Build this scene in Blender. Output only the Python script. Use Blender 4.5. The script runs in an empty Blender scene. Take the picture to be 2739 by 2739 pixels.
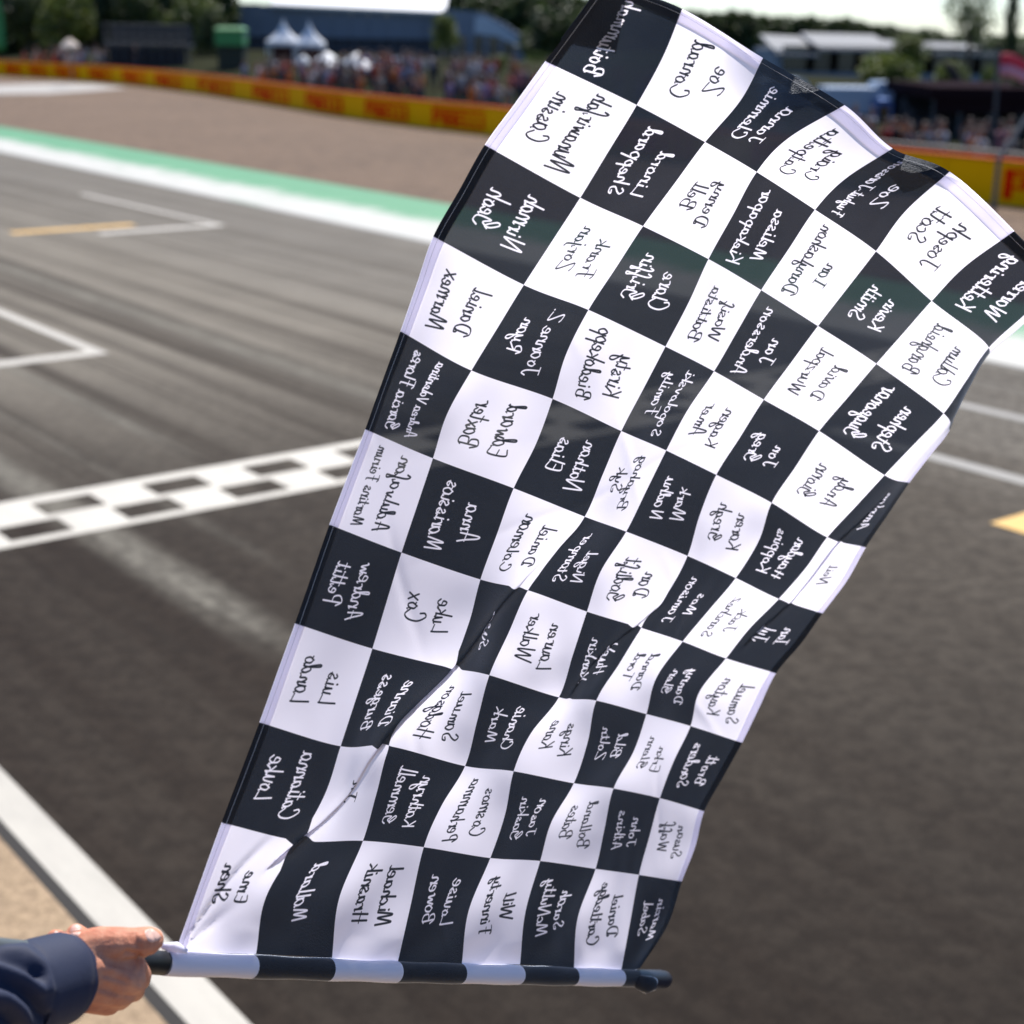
import bpy, bmesh, math, random
import numpy as np
from mathutils import Vector, Matrix, noise as mnoise
random.seed(7); rng = np.random.default_rng(7)
scene = bpy.context.scene
COL = scene.collection

# ------------------------------------------------------------------ camera
H = 4.0
FPX = 4115.0                       # focal length in pixels of the 2739 px photograph
CX = 1369.5
RT = np.array([[0.9998931, 0.00440537, 0.01394217],
               [-0.01462161, 0.30125945, 0.9534301],
               [0.0, -0.95353203, 0.30129166]]).T      # camera axes -> world
CAMP = np.array([0.0, 0.0, H])
camd = bpy.data.cameras.new('camera'); cam = bpy.data.objects.new('camera', camd); COL.objects.link(cam)
M = Matrix([[*RT[0], 0], [*RT[1], 0], [*RT[2], H], [0, 0, 0, 1]])
cam.matrix_world = M
camd.sensor_width = 36.0; camd.lens = FPX / 2739 * 36.0
camd.clip_start = 0.05; camd.clip_end = 5000
camd.dof.use_dof = True; camd.dof.focus_distance = 1.66; camd.dof.aperture_fstop = 5.0
scene.camera = cam

# ------------------------------------------------------------------ world, sun, exposure
SUN_EL = math.radians(55); SUN_AZ = math.radians(14)      # azimuth from +Y towards +X
world = bpy.data.worlds.new('World'); scene.world = world; world.use_nodes = True
wn = world.node_tree.nodes; wl = world.node_tree.links
bg = wn['Background']; sky = wn.new('ShaderNodeTexSky'); sky.sky_type = 'NISHITA'; sky.sun_disc = False
sky.sun_elevation = SUN_EL; sky.sun_rotation = SUN_AZ; sky.altitude = 150; sky.air_density = 1.0; sky.dust_density = 0.2; sky.ozone_density = 3.5
tint = wn.new('ShaderNodeMix'); tint.data_type = 'RGBA'; tint.blend_type = 'MULTIPLY'; tint.inputs[0].default_value = 1; tint.inputs[7].default_value = (.86, .98, 1.15, 1)
wl.new(sky.outputs[0], tint.inputs[6]); wl.new(tint.outputs[2], bg.inputs[0]); bg.inputs[1].default_value = 0.09
sd = bpy.data.lights.new('sun', 'SUN'); sd.energy = 5.0; sd.angle = math.radians(0.55); sd.color = (1.0, 0.95, 0.87)
so = bpy.data.objects.new('sun', sd); COL.objects.link(so)
sdir = Vector((math.sin(SUN_AZ) * math.cos(SUN_EL), math.cos(SUN_AZ) * math.cos(SUN_EL), math.sin(SUN_EL)))
so.rotation_euler = (-sdir).to_track_quat('-Z', 'Y').to_euler(); so.location = (0, 0, 60)
scene.view_settings.view_transform = 'Standard'; scene.view_settings.look = 'None'
scene.view_settings.gamma = 1; scene.view_settings.exposure = 0.58; scene.view_settings.use_curve_mapping = False
scene.render.engine = 'CYCLES'; scene.cycles.use_denoising = True
scene.cycles.max_bounces = 8; scene.cycles.transparent_max_bounces = 12
scene.cycles.sample_clamp_indirect = 6

# ------------------------------------------------------------------ helpers
def ray(x, y): return RT @ np.array([(x - CX) / FPX, -(y - CX) / FPX, -1.0])
def at(x, y, Z): return CAMP + ray(x, y) * Z              # a place in space seen at (x, y), Z metres ahead
def wp(x, y, D):                                         # the same at the forward ground distance D
    r = ray(x, y); return CAMP + r * (D / r[1])
def px_of(p):
    q = RT.T @ (np.array(p) - CAMP); return CX + FPX * q[0] / -q[2], CX - FPX * q[1] / -q[2]
AX = np.array([-0.61647777, 0.78737231]); TX = np.array([0.78737231, 0.61647777])
def st(s, t, z=0.0):                                     # along / across the track
    g = AX * s + TX * t; return (g[0], g[1], z)

def tag(o, label=None, cat=None, group=None, kind=None):
    if label: o['label'] = label
    if cat: o['category'] = cat
    if group: o['group'] = group
    if kind: o['kind'] = kind
    return o
def link(name, me, mat=None, parent=None, smooth=False):
    o = bpy.data.objects.new(name, me); COL.objects.link(o)
    for m in (mat if isinstance(mat, (list, tuple)) else [mat]):
        if m is not None: me.materials.append(m)
    if smooth:
        me.polygons.foreach_set('use_smooth', [True] * len(me.polygons))
    if parent is not None:
        o.parent = parent; o.matrix_parent_inverse = Matrix.Translation(parent.location).inverted() if False else Matrix()
        o.location = Vector((0, 0, 0)) - parent.location
    return o
def mesh(verts, faces, name='m'):
    me = bpy.data.meshes.new(name); me.from_pydata([tuple(map(float, v)) for v in verts], [], faces); me.update(); return me
def obj(name, verts, faces, mat, parent=None, smooth=False):
    return link(name, mesh(verts, faces, name), mat, parent, smooth)
def empty(name, loc):
    o = bpy.data.objects.new(name, None); o.location = Vector([float(c) for c in loc]); o.empty_display_size = .2; COL.objects.link(o); return o
class MB:
    def __init__(s): s.v = []; s.f = []; s.mi = []
    def add(s, v, f, mi=0):
        b = len(s.v); s.v += [tuple(map(float, p)) for p in v]; s.f += [tuple(i + b for i in q) for q in f]; s.mi += [mi] * len(f); return s
    def box(s, c, d, rz=0.0, mi=0, taper=1.0):
        cx, cy, cz = c; dx, dy, dz = d[0] / 2, d[1] / 2, d[2] / 2; co, si = math.cos(rz), math.sin(rz); vs = []
        for k in (-1, 1):
            t = 1.0 if k < 0 else taper
            for a, b in ((-1, -1), (1, -1), (1, 1), (-1, 1)):
                x, y = a * dx * t, b * dy * t; vs.append((cx + x * co - y * si, cy + x * si + y * co, cz + k * dz))
        return s.add(vs, [(3, 2, 1, 0), (4, 5, 6, 7), (0, 1, 5, 4), (1, 2, 6, 5), (2, 3, 7, 6), (3, 0, 4, 7)], mi)
    def tube(s, pts, rad, n=10, mi=0, caps=True):
        pts = [Vector([float(c) for c in p]) for p in pts]; k = len(pts)
        rad = rad if isinstance(rad, (list, tuple)) else [rad] * k
        vs = []; prev = None
        for i in range(k):
            d = (pts[min(i + 1, k - 1)] - pts[max(i - 1, 0)]).normalized()
            a = prev if prev is not None else (Vector((0, 0, 1)) if abs(d.z) < .9 else Vector((1, 0, 0)))
            u = (a - d * a.dot(d)).normalized(); w = d.cross(u); prev = u
            for j in range(n):
                t = 2 * math.pi * j / n; vs.append(pts[i] + (u * math.cos(t) + w * math.sin(t)) * rad[i])
        fs = [(i * n + j, i * n + (j + 1) % n, (i + 1) * n + (j + 1) % n, (i + 1) * n + j) for i in range(k - 1) for j in range(n)]
        if caps: fs += [tuple(reversed(range(n))), tuple(range((k - 1) * n, k * n))]
        return s.add(vs, fs, mi)
    def build(s, name, mat, parent=None, smooth=False):
        o = obj(name, s.v, s.f, mat, parent, smooth)
        o.data.polygons.foreach_set('material_index', s.mi); return o

# ------------------------------------------------------------------ materials
def newmat(name):
    m = bpy.data.materials.new(name); m.use_nodes = True; nt = m.node_tree
    return m, nt, nt.nodes['Principled BSDF']
def simple(name, col, rough=0.7, metal=0.0, var=0.12, scale=3.0, bump=0.0, bscale=40.0, spec=0.4):
    m, nt, p = newmat(name); N = nt.nodes.new; Lk = nt.links.new
    p.inputs['Roughness'].default_value = rough; p.inputs['Metallic'].default_value = metal
    p.inputs['Specular IOR Level'].default_value = spec
    tc = N('ShaderNodeTexCoord'); nz = N('ShaderNodeTexNoise'); nz.inputs['Scale'].default_value = scale; nz.inputs['Detail'].default_value = 5
    Lk(tc.outputs['Object'], nz.inputs['Vector'])
    mx = N('ShaderNodeMix'); mx.data_type = 'RGBA'
    mx.inputs[6].default_value = (*[c * (1 - var) for c in col], 1); mx.inputs[7].default_value = (*[min(1, c * (1 + var)) for c in col], 1)
    Lk(nz.outputs['Fac'], mx.inputs[0]); Lk(mx.outputs[2], p.inputs['Base Color'])
    if bump:
        n2 = N('ShaderNodeTexNoise'); n2.inputs['Scale'].default_value = bscale; n2.inputs['Detail'].default_value = 4
        Lk(tc.outputs['Object'], n2.inputs['Vector']); b = N('ShaderNodeBump'); b.inputs['Strength'].default_value = bump; b.inputs['Distance'].default_value = 0.02
        Lk(n2.outputs['Fac'], b.inputs['Height']); Lk(b.outputs['Normal'], p.inputs['Normal'])
    return m
def track_coords(nt):
    N = nt.nodes.new; Lk = nt.links.new
    tc = N('ShaderNodeTexCoord'); ds = N('ShaderNodeVectorMath'); ds.operation = 'DOT_PRODUCT'; ds.inputs[1].default_value = (AX[0], AX[1], 0)
    dt = N('ShaderNodeVectorMath'); dt.operation = 'DOT_PRODUCT'; dt.inputs[1].default_value = (TX[0], TX[1], 0)
    Lk(tc.outputs['Object'], ds.inputs[0]); Lk(tc.outputs['Object'], dt.inputs[0]); return tc, ds.outputs['Value'], dt.outputs['Value']
def vec(nt, s, t, ks, kt):
    N = nt.nodes.new; Lk = nt.links.new
    a = N('ShaderNodeMath'); a.operation = 'MULTIPLY'; a.inputs[1].default_value = ks; Lk(s, a.inputs[0])
    b = N('ShaderNodeMath'); b.operation = 'MULTIPLY'; b.inputs[1].default_value = kt; Lk(t, b.inputs[0])
    c = N('ShaderNodeCombineXYZ'); Lk(a.outputs[0], c.inputs[0]); Lk(b.outputs[0], c.inputs[1]); return c.outputs[0]
def ramp(nt, fac, stops):
    r = nt.nodes.new('ShaderNodeValToRGB'); cr = r.color_ramp
    while len(cr.elements) > 1: cr.elements.remove(cr.elements[-1])
    cr.elements[0].position = stops[0][0]; cr.elements[0].color = (*stops[0][1], 1)
    for p, c in stops[1:]:
        e = cr.elements.new(p); e.color = (*c, 1)
    nt.links.new(fac, r.inputs[0]); return r.outputs[0]
def math_(nt, op, a, b=None, clamp=False):
    n = nt.nodes.new('ShaderNodeMath'); n.operation = op; n.use_clamp = clamp
    for i, v in enumerate((a, b)):
        if v is None: continue
        if isinstance(v, (int, float)): n.inputs[i].default_value = v
        else: nt.links.new(v, n.inputs[i])
    return n.outputs[0]
def noise(nt, v, scale, detail=4, rough=.55):
    n = nt.nodes.new('ShaderNodeTexNoise'); n.inputs['Scale'].default_value = scale; n.inputs['Detail'].default_value = detail; n.inputs['Roughness'].default_value = rough
    nt.links.new(v, n.inputs['Vector']); return n.outputs['Fac']
def mixc(nt, fac, a, b, mode='MIX'):
    n = nt.nodes.new('ShaderNodeMix'); n.data_type = 'RGBA'; n.blend_type = mode
    for i, v in ((0, fac), (6, a), (7, b)):
        if isinstance(v, (int, float)): n.inputs[i].default_value = v
        elif isinstance(v, tuple): n.inputs[i].default_value = (*v, 1)
        else: nt.links.new(v, n.inputs[i])
    return n.outputs[2]

def asphalt_mat():
    m, nt, p = newmat('asphalt'); tc, s, t = track_coords(nt); o = tc.outputs['Object']
    # racing rubber: long bands laid along the track
    b1 = noise(nt, vec(nt, s, t, .018, 1.3), 1.0, 5, .6)
    b2 = noise(nt, vec(nt, s, t, .022, 5.5), 1.0, 4, .7)
    band = math_(nt, 'ADD', math_(nt, 'MULTIPLY', b1, .62), math_(nt, 'MULTIPLY', b2, .38))
    band = ramp(nt, band, [(.45, (0, 0, 0)), (.54, (1, 1, 1))])
    # grip comes with the racing line: strongest past the start line, paler towards the far kerb
    far = math_(nt, 'MULTIPLY', math_(nt, 'SUBTRACT', t, 4.5), .10, True)
    fs = math_(nt, 'MULTIPLY', math_(nt, 'SUBTRACT', s, 11.0), .14, True)
    far2 = math_(nt, 'MULTIPLY', math_(nt, 'SUBTRACT', t, 11.0), .25, True)
    amt = math_(nt, 'MAXIMUM', fs, far2)
    base = mixc(nt, far, (.034, .0245, .0180), (.165, .142, .113))
    pale = mixc(nt, far, (.27, .24, .195), (.34, .305, .25))
    pale = mixc(nt, far2, pale, (.30, .275, .235))
    f = math_(nt, 'MULTIPLY', band, math_(nt, 'ADD', math_(nt, 'MULTIPLY', amt, .80), .06))
    c = mixc(nt, f, base, pale)
    c = mixc(nt, math_(nt, 'MULTIPLY', far2, .45), c, (.21, .192, .165))
    near = math_(nt, 'MULTIPLY', math_(nt, 'SUBTRACT', 6.8, s), .20, True); c = mixc(nt, math_(nt, 'MULTIPLY', near, .62), c, (.009, .0062, .0045))
    # two pale scrubbed bands
    for t0, w, s0, s1, k in ((4.72, .28, 8.0, 16.0, 1.5), (9.2, .34, 11.0, 30.0, 1.1), (6.4, .16, 12.8, 30.0, .9), (5.5, .12, 9.5, 30.0, .5)):
        d = math_(nt, 'ABSOLUTE', math_(nt, 'SUBTRACT', t, t0)); q = math_(nt, 'SUBTRACT', 1.0, math_(nt, 'DIVIDE', d, w), True)
        q = math_(nt, 'MULTIPLY', q, math_(nt, 'MULTIPLY', math_(nt, 'SUBTRACT', s, s0), .6, True))
        q = math_(nt, 'MULTIPLY', q, k)
        q = math_(nt, 'MULTIPLY', q, noise(nt, vec(nt, s, t, 1.0, 6.0), 1.5, 4))
        c = mixc(nt, math_(nt, 'MULTIPLY', q, 1.6, True), c, (.25, .23, .19))
    g = noise(nt, o, 55, 5, .75); c = mixc(nt, ramp(nt, g, [(.3, (0, 0, 0)), (.75, (1, 1, 1))]), mixc(nt, .45, c, (0.006, 0.005, 0.0045)), mixc(nt, .035, c, (.32, .27, .22)))
    md_ = noise(nt, o, 7, 6, .75); c = mixc(nt, math_(nt, 'MULTIPLY', ramp(nt, md_, [(.42, (0, 0, 0)), (.58, (.8, .8, .8))]), math_(nt, 'SUBTRACT', 1.0, math_(nt, 'MULTIPLY', fs, .8))), c, mixc(nt, .55, c, (.008, .006, .005)))
    sp_ = noise(nt, o, 24, 3, .6); c = mixc(nt, ramp(nt, sp_, [(.62, (0, 0, 0)), (.74, (.2, .2, .2))]), c, (.11, .085, .065))
    big = noise(nt, o, .8, 3); c = mixc(nt, math_(nt, 'MULTIPLY', big, .35), c, (.016, .013, .0115))
    nt.links.new(c, p.inputs['Base Color']); p.inputs['Roughness'].default_value = .85; p.inputs['Specular IOR Level'].default_value = .06
    bp = nt.nodes.new('ShaderNodeBump'); bp.inputs['Strength'].default_value = .6; bp.inputs['Distance'].default_value = .006
    nt.links.new(noise(nt, o, 90, 3), bp.inputs['Height']); nt.links.new(bp.outputs[0], p.inputs['Normal'])
    return m
def paint_mat(name, col, wear=.35, dark=(.10, .095, .09)):
    m, nt, p = newmat(name); tc, s, t = track_coords(nt); o = tc.outputs['Object']
    w = noise(nt, vec(nt, s, t, .6, 2.5), 1.5, 6, .7); w2 = noise(nt, o, 60, 4, .7)
    f = math_(nt, 'MULTIPLY', ramp(nt, math_(nt, 'ADD', math_(nt, 'MULTIPLY', w, .7), math_(nt, 'MULTIPLY', w2, .3)), [(.45, (0, 0, 0)), (.70, (1, 1, 1))]), wear)
    nt.links.new(mixc(nt, f, col, dark), p.inputs['Base Color']); p.inputs['Roughness'].default_value = .65
    return m
def kerb_mat():
    m, nt, p = newmat('kerb_paint'); tc, s, t = track_coords(nt)
    t = math_(nt, 'SUBTRACT', t, math_(nt, 'MULTIPLY', math_(nt, 'SUBTRACT', s, 24.0), SH))
    w = noise(nt, vec(nt, s, t, 2.4, .55), 1.0, 6, .8)
    w3 = noise(nt, vec(nt, s, t, .35, 2.2), 1.0, 4, .6)
    tt = math_(nt, 'ADD', t, math_(nt, 'MULTIPLY', math_(nt, 'SUBTRACT', w, .5), 2.6))
    e = ramp(nt, math_(nt, 'DIVIDE', math_(nt, 'SUBTRACT', tt, 16.8), 5.0), [(.30, (0, 0, 0)), (.46, (1, 1, 1))])
    white = mixc(nt, ramp(nt, w3, [(.52, (0, 0, 0)), (.66, (.6, .6, .6))]), (.42, .41, .375), (.24, .30, .23))
    green = mixc(nt, w3, (.02, .16, .065), (.07, .27, .12))
    nt.links.new(mixc(nt, e, white, green), p.inputs['Base Color']); p.inputs['Roughness'].default_value = .7
    return m
def gravel_mat():
    m, nt, p = newmat('gravel'); o = nt.nodes.new('ShaderNodeTexCoord').outputs['Object']
    a = ramp(nt, noise(nt, o, 1.6, 9, .85), [(.35, (0, 0, 0)), (.65, (1, 1, 1))]); b = noise(nt, o, .16, 4, .55)
    c = mixc(nt, a, (.040, .022, .012), (.190, .120, .070)); c = mixc(nt, ramp(nt, b, [(.35, (0, 0, 0)), (.65, (.55, .55, .55))]), c, (.150, .093, .055))
    nt.links.new(c, p.inputs['Base Color']); p.inputs['Roughness'].default_value = .95
    bp = nt.nodes.new('ShaderNodeBump'); bp.inputs['Strength'].default_value = 1; bp.inputs['Distance'].default_value = .05
    nt.links.new(noise(nt, o, 5, 6, .8), bp.inputs['Height']); nt.links.new(bp.outputs[0], p.inputs['Normal']); return m
def verge_mat():
    m, nt, p = newmat('buff_concrete'); o = nt.nodes.new('ShaderNodeTexCoord').outputs['Object']
    a = math_(nt, 'ADD', math_(nt, 'MULTIPLY', noise(nt, o, 18, 6, .85), .6), math_(nt, 'MULTIPLY', noise(nt, o, 50, 4, .8), .4)); b = noise(nt, o, 5, 4, .6)
    c = mixc(nt, ramp(nt, a, [(.40, (0, 0, 0)), (.60, (1, 1, 1))]), (.13, .085, .045), (.46, .33, .20)); c = mixc(nt, math_(nt, 'MULTIPLY', b, .5), c, (.30, .215, .14))
    nt.links.new(c, p.inputs['Base Color']); p.inputs['Roughness'].default_value = .9
    bp = nt.nodes.new('ShaderNodeBump'); bp.inputs['Strength'].default_value = .8; bp.inputs['Distance'].default_value = .01
    nt.links.new(noise(nt, o, 60, 4), bp.inputs['Height']); nt.links.new(bp.outputs[0], p.inputs['Normal']); return m
def leaf_mat(name, c1, c2):
    m, nt, p = newmat(name); o = nt.nodes.new('ShaderNodeTexCoord').outputs['Object']
    c = mixc(nt, ramp(nt, noise(nt, o, 1.2, 3), [(.35, (0, 0, 0)), (.65, (1, 1, 1))]), c1, c2)
    nt.links.new(c, p.inputs['Base Color']); p.inputs['Roughness'].default_value = .6
    tr = nt.nodes.new('ShaderNodeBsdfTranslucent'); nt.links.new(c, tr.inputs[0]); mx = nt.nodes.new('ShaderNodeMixShader'); mx.inputs[0].default_value = .3
    nt.links.new(p.outputs[0], mx.inputs[1]); nt.links.new(tr.outputs[0], mx.inputs[2]); nt.links.new(mx.outputs[0], nt.nodes['Material Output'].inputs[0]); return m

# ------------------------------------------------------------------ ground
SH = .026
def shr(s): return SH * (s - 24)
def strip(name, t0, t1, s0, s1, z, mat, n=1, kind='structure', parent=None):
    v = []; f = []
    for i in range(n + 1):
        s = s0 + (s1 - s0) * i / n; v += [st(s, t0, z), st(s, t1, z)]
    for i in range(n): f.append((2 * i, 2 * i + 1, 2 * i + 3, 2 * i + 2))
    o = obj(name, v, f, mat, parent)
    if kind: o['kind'] = kind
    return o
M_asph = asphalt_mat(); M_paint = paint_mat('white_line_paint', (.43, .40, .345), .3); M_yellow = paint_mat('yellow_line_paint', (.62, .36, .07), .25)
M_grass = simple('grass', (.022, .032, .012), 1.0, spec=0.0, var=.5, scale=.5, bump=.5, bscale=20)
obj('grass_field', [(-1500, -300, -.012), (1500, -300, -.012), (1500, 3000, -.012), (-1500, 3000, -.012)], [(0, 1, 2, 3)], M_grass)['kind'] = 'structure'
obj('asphalt_track', [st(-60, 2.26), st(-60, 17.0 + shr(-60)), st(400, 17.0 + shr(400)), st(400, 2.26)], [(0, 1, 2, 3)], M_asph)['kind'] = 'structure'
strip('pit_lane_verge', -14, 2.262, -60, 400, 0.012, verge_mat())
BAR = [(-60.0, 150.0), (-48.0, 130.0), (-41.6, 119.5), (-37.8, 116.4), (-34.3, 113.4), (-30.7, 110.0), (-27.0, 106.0), (-23.4, 100.8), (-17.8, 91.3), (-12.3, 80.4), (-8.2, 71.8), (-4.4, 65.3), (-1.2, 60.6), (3.4, 52.0), (9.2, 42.1), (10.7, 39.9), (12.3, 37.4), (16.5, 31.0), (24.0, 20.0), (32.0, 8.0)]
gv = []; gf = []
for i, b in enumerate(BAR):
    s = float(np.dot(AX, b)); q = st(s, 20.8 + shr(s)); gv += [(q[0], q[1], 0.0), (b[0], b[1], 0.0)]
for i in range(len(BAR) - 1): gf.append((2 * i, 2 * i + 1, 2 * i + 3, 2 * i + 2))
obj('gravel_trap', gv, gf, gravel_mat())['kind'] = 'structure'
M_joint = simple('joint_sealant', (.018, .015, .013), .8)
strip('kerb_joint', 2.262, 2.335, -60, 400, .004, M_joint)
# painted kerb: a low ramp with a real step
kv = []; prof = [(17.0, .0), (17.03, .02), (17.7, .045), (19.3, .05), (20.85, .05), (20.9, -.01)]
for s in (-60, 400):
    for t, z in prof: kv.append(st(s, t + shr(s), z))
kn = len(prof)
obj('kerb', kv, [(i, i + 1, kn + i + 1, kn + i) for i in range(kn - 1)], kerb_mat())['kind'] = 'structure'
strip('edge_line', 2.335, 2.545, -60, 400, .006, M_paint)

# finish line: white band with two rows of dark squares left open to the asphalt
def quads(name, rects, z, mat, kind='structure'):
    v = []; f = []
    for (s0, s1, t0, t1) in rects:
        b = len(v); v += [st(s0, t0, z), st(s1, t0, z), st(s1, t1, z), st(s0, t1, z)]; f.append((b, b + 1, b + 2, b + 3))
    o = obj(name, v, f, mat); o['kind'] = kind; return o
r = [(11.53, 11.66, 2.6, 16.7), (12.04, 12.16, 2.6, 16.7), (12.54, 12.73, 2.6, 16.7)]
k = 0; t = 2.6
while t < 16.7:
    r.append((11.74, 11.96, t + .42 if k == 0 else t, t + .95)); k = 0
    t += 1.01
r2 = []
for i in range(14):
    a = 3.02 + i * 1.015
    r2.append((11.66, 12.04, a - .48, a)) ; r2.append((12.16, 12.54, a + .02, a + .50))
r = r[:3] + [(s0, s1, max(2.6, t0), min(16.7, t1)) for s0, s1, t0, t1 in r2 if t0 < 16.7]
quads('finish_line', r, .004, paint_mat('finish_line_paint', (.50, .465, .40), .25))
# grid boxes
quads('grid_box_near', [(18.12, 18.42, 5.0, 7.72), (18.42, 24.5, 7.55, 7.72)], .004, M_paint)
quads('grid_box_far', [(28.8, 29.15, 12.3, 14.98), (29.15, 36.0, 14.83, 14.98)], .004, M_paint)
quads('grid_box_right', [(3.0, 10.6, 14.3, 14.5), (2.5, 10.3, 12.2, 12.42)], .004, paint_mat('old_line_paint', (.22, .21, .19), .3))
quads('yellow_grid_mark_far', [(29.75, 30.1, 10.9, 13.45)], .004, M_yellow)
quads('yellow_grid_mark_near', [(6.95, 7.35, 10.95, 13.2)], .004, M_yellow)
quads('old_grid_marks', [(42, 42.3, 9, 11.6), (37, 37.25, 12.2, 12.5)], .004, paint_mat('faded_line_paint', (.20, .20, .185), .3))
# pale concrete service road at the far left of the gravel
g = [wp(x, y, 1) for x, y in ((-260, 228), (0, 227), (140, 223), (250, 226), (340, 236), (250, 243), (130, 251), (0, 252), (-260, 258))]
pts = []
for q in g:
    d = q - CAMP; tt = -H / d[2]; pts.append((CAMP + d * tt)[:2])
obj('service_road', [(p[0], p[1], .006) for p in pts], [tuple(range(len(pts)))], simple('pale_concrete', (.33, .31, .285), .9))['kind'] = 'structure'

# ------------------------------------------------------------------ THE FLAG
LAT = np.array([
[(470,2548),(685,2552),(888,2562),(1063,2578),(1235,2580),(1391,2580),(1535,2589),(1661,2600),(1712,2590)],
[(595,2201),(801,2249),(971,2249),(1133.5,2266),(1311.5,2295),(1445,2303),(1593,2324),(1709,2340),(1824,2358)],
[(696,1933),(911,1996),(1043,1996),(1244,2049),(1374,2063),(1535,2095),(1641,2109),(1765,2135),(1884,2170)],
[(791,1668),(996,1735),(1204,1786),(1309,1806),(1495,1865),(1595,1874),(1729,1910),(1847,1942),(1985,1987)],
[(883,1404),(1074,1478),(1285,1550),(1412,1579),(1570,1636),(1716,1680),(1826,1716),(1942,1761),(2076,1801)],
[(979,1149),(1158,1226),(1374,1306),(1564,1382),(1675,1422),(1839,1487),(1968,1546),(2083,1602),(2200,1641)],
[(1073,887),(1261,991),(1478,1067),(1662,1153),(1782,1205),(1916,1270),(2064,1345),(2213,1437),(2316,1464)],
[(1160,633),(1401,762),(1574,829),(1780,927),(1910,993),(2043,1069),(2191,1153),(2366,1271),(2432,1292)],
[(1297,388),(1552,529),(1720,605),(1895,693),(2036,776),(2188,872),(2344,973),(2524,1106),(2540,1150)],
[(1460,165),(1703,281),(1886,380),(2024,460),(2180,561),(2343,672),(2492,805),(2645,930),(2590,980)],
[(1620,-50),(1825,24),(2041,155),(2259,281),(2388,397),(2540,459),(2713,618),(2830,760),(2760,850)]], float)
ZL = np.array([
[1.426,1.503,1.584,1.661,1.744,1.827,1.912,1.992,2.026],[1.432,1.514,1.603,1.687,1.766,1.85,1.929,2.008,2.083],
[1.444,1.525,1.619,1.698,1.784,1.864,1.95,2.03,2.108],[1.461,1.541,1.62,1.713,1.788,1.877,1.959,2.041,2.111],
[1.478,1.559,1.63,1.718,1.796,1.874,1.958,2.037,2.108],[1.493,1.574,1.641,1.712,1.798,1.869,1.944,2.019,2.093],
[1.504,1.578,1.643,1.709,1.791,1.866,1.932,1.992,2.071],[1.51,1.566,1.638,1.7,1.778,1.851,1.911,1.958,2.047],
[1.498,1.545,1.617,1.687,1.761,1.825,1.88,1.924,2.02],[1.467,1.519,1.587,1.663,1.732,1.792,1.843,1.896,1.997],
[1.419,1.494,1.556,1.615,1.689,1.756,1.805,1.874,1.977]])
# sideways bow of the column edges half way up each row (pixels)
BOW = {0: [0, -32, -23, 0, -20, -13, -19, 0, 18], 1: [0, 14, 0, -9, 8, -15, 0, 0, 6], 2: [0, 0, -9, 0, -16, 7, 10, -5, 0],
       3: [0, 0, 9, 0, 0, 0, -22, -24, 0], 4: [0, 0, 0, 0, -16, 10, 0, -8, 5], 5: [0, -14, 8, 0, 0, -6, 14, 7, 8],
       6: [0, 0, -12, 0, -8, 0, 0, 0, 0], 7: [0, 0, 0, 4, 0, 0, 0, 0, 0], 8: [0] * 9, 9: [0, 9, 18, -34, -24, -20, -20, 0, 0]}
NR = 21
CG = np.zeros((NR, 9, 3))
def cr4(a, b, c, d, t): return .5 * ((2 * b) + (-a + c) * t + (2 * a - 5 * b + 4 * c - d) * t * t + (-a + 3 * b - 3 * c + d) * t ** 3)
P3 = np.array([[at(LAT[j, i, 0], LAT[j, i, 1], ZL[j, i]) for i in range(9)] for j in range(11)])
for j in range(11):
    CG[2 * j] = P3[j]
    if j < 10:
        for i in range(9):
            xm, ym = (LAT[j, i] + LAT[j + 1, i]) / 2; zz = [ZL[max(j - 1, 0), i], ZL[j, i], ZL[j + 1, i], ZL[min(j + 2, 10), i]]
            CG[2 * j + 1, i] = at(xm + BOW[j][i], ym, cr4(*zz, .5))
EXT = np.zeros((NR + 2, 11, 3)); EXT[1:-1, 1:-1] = CG
EXT[0, 1:-1] = 2 * CG[0] - CG[1]; EXT[-1, 1:-1] = 2 * CG[-1] - CG[-2]
EXT[:, 0] = 2 * EXT[:, 1] - EXT[:, 2]; EXT[:, -1] = 2 * EXT[:, -2] - EXT[:, -3]
def S0(u, v):
    u = np.asarray(u, float); v = np.asarray(v, float) * 2
    i = np.clip(np.floor(u).astype(int), 0, 7); a = (u - i)[..., None]
    j = np.clip(np.floor(v).astype(int), 0, NR - 2); b = (v - j)[..., None]
    rows = [cr4(EXT[j + k, i], EXT[j + k, i + 1], EXT[j + k, i + 2], EXT[j + k, i + 3], a) for k in range(4)]
    return cr4(*rows, b)
FOLDS = [([(.72, .60), (1.0, 1.0), (1.45, 1.5), (1.86, 2.0), (2.0, 2.55), (2.06, 3.0), (2.45, 3.6), (2.80, 4.0), (3.04, 5.0)], .15, (.3, 1.08), .0028),
         ([(4.12, 2.9), (4.4, 3.4), (4.9, 4.02), (5.1, 4.5)], .11, (.3, .72), .0012),
         ([(7.12, 4.1), (7.26, 5.0), (7.22, 5.6), (7.26, 6.0), (7.5, 6.9)], .12, (.3, 1.0), .002)]
TOCAM = -(RT @ np.array([0, 0, -1.0]))
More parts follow.
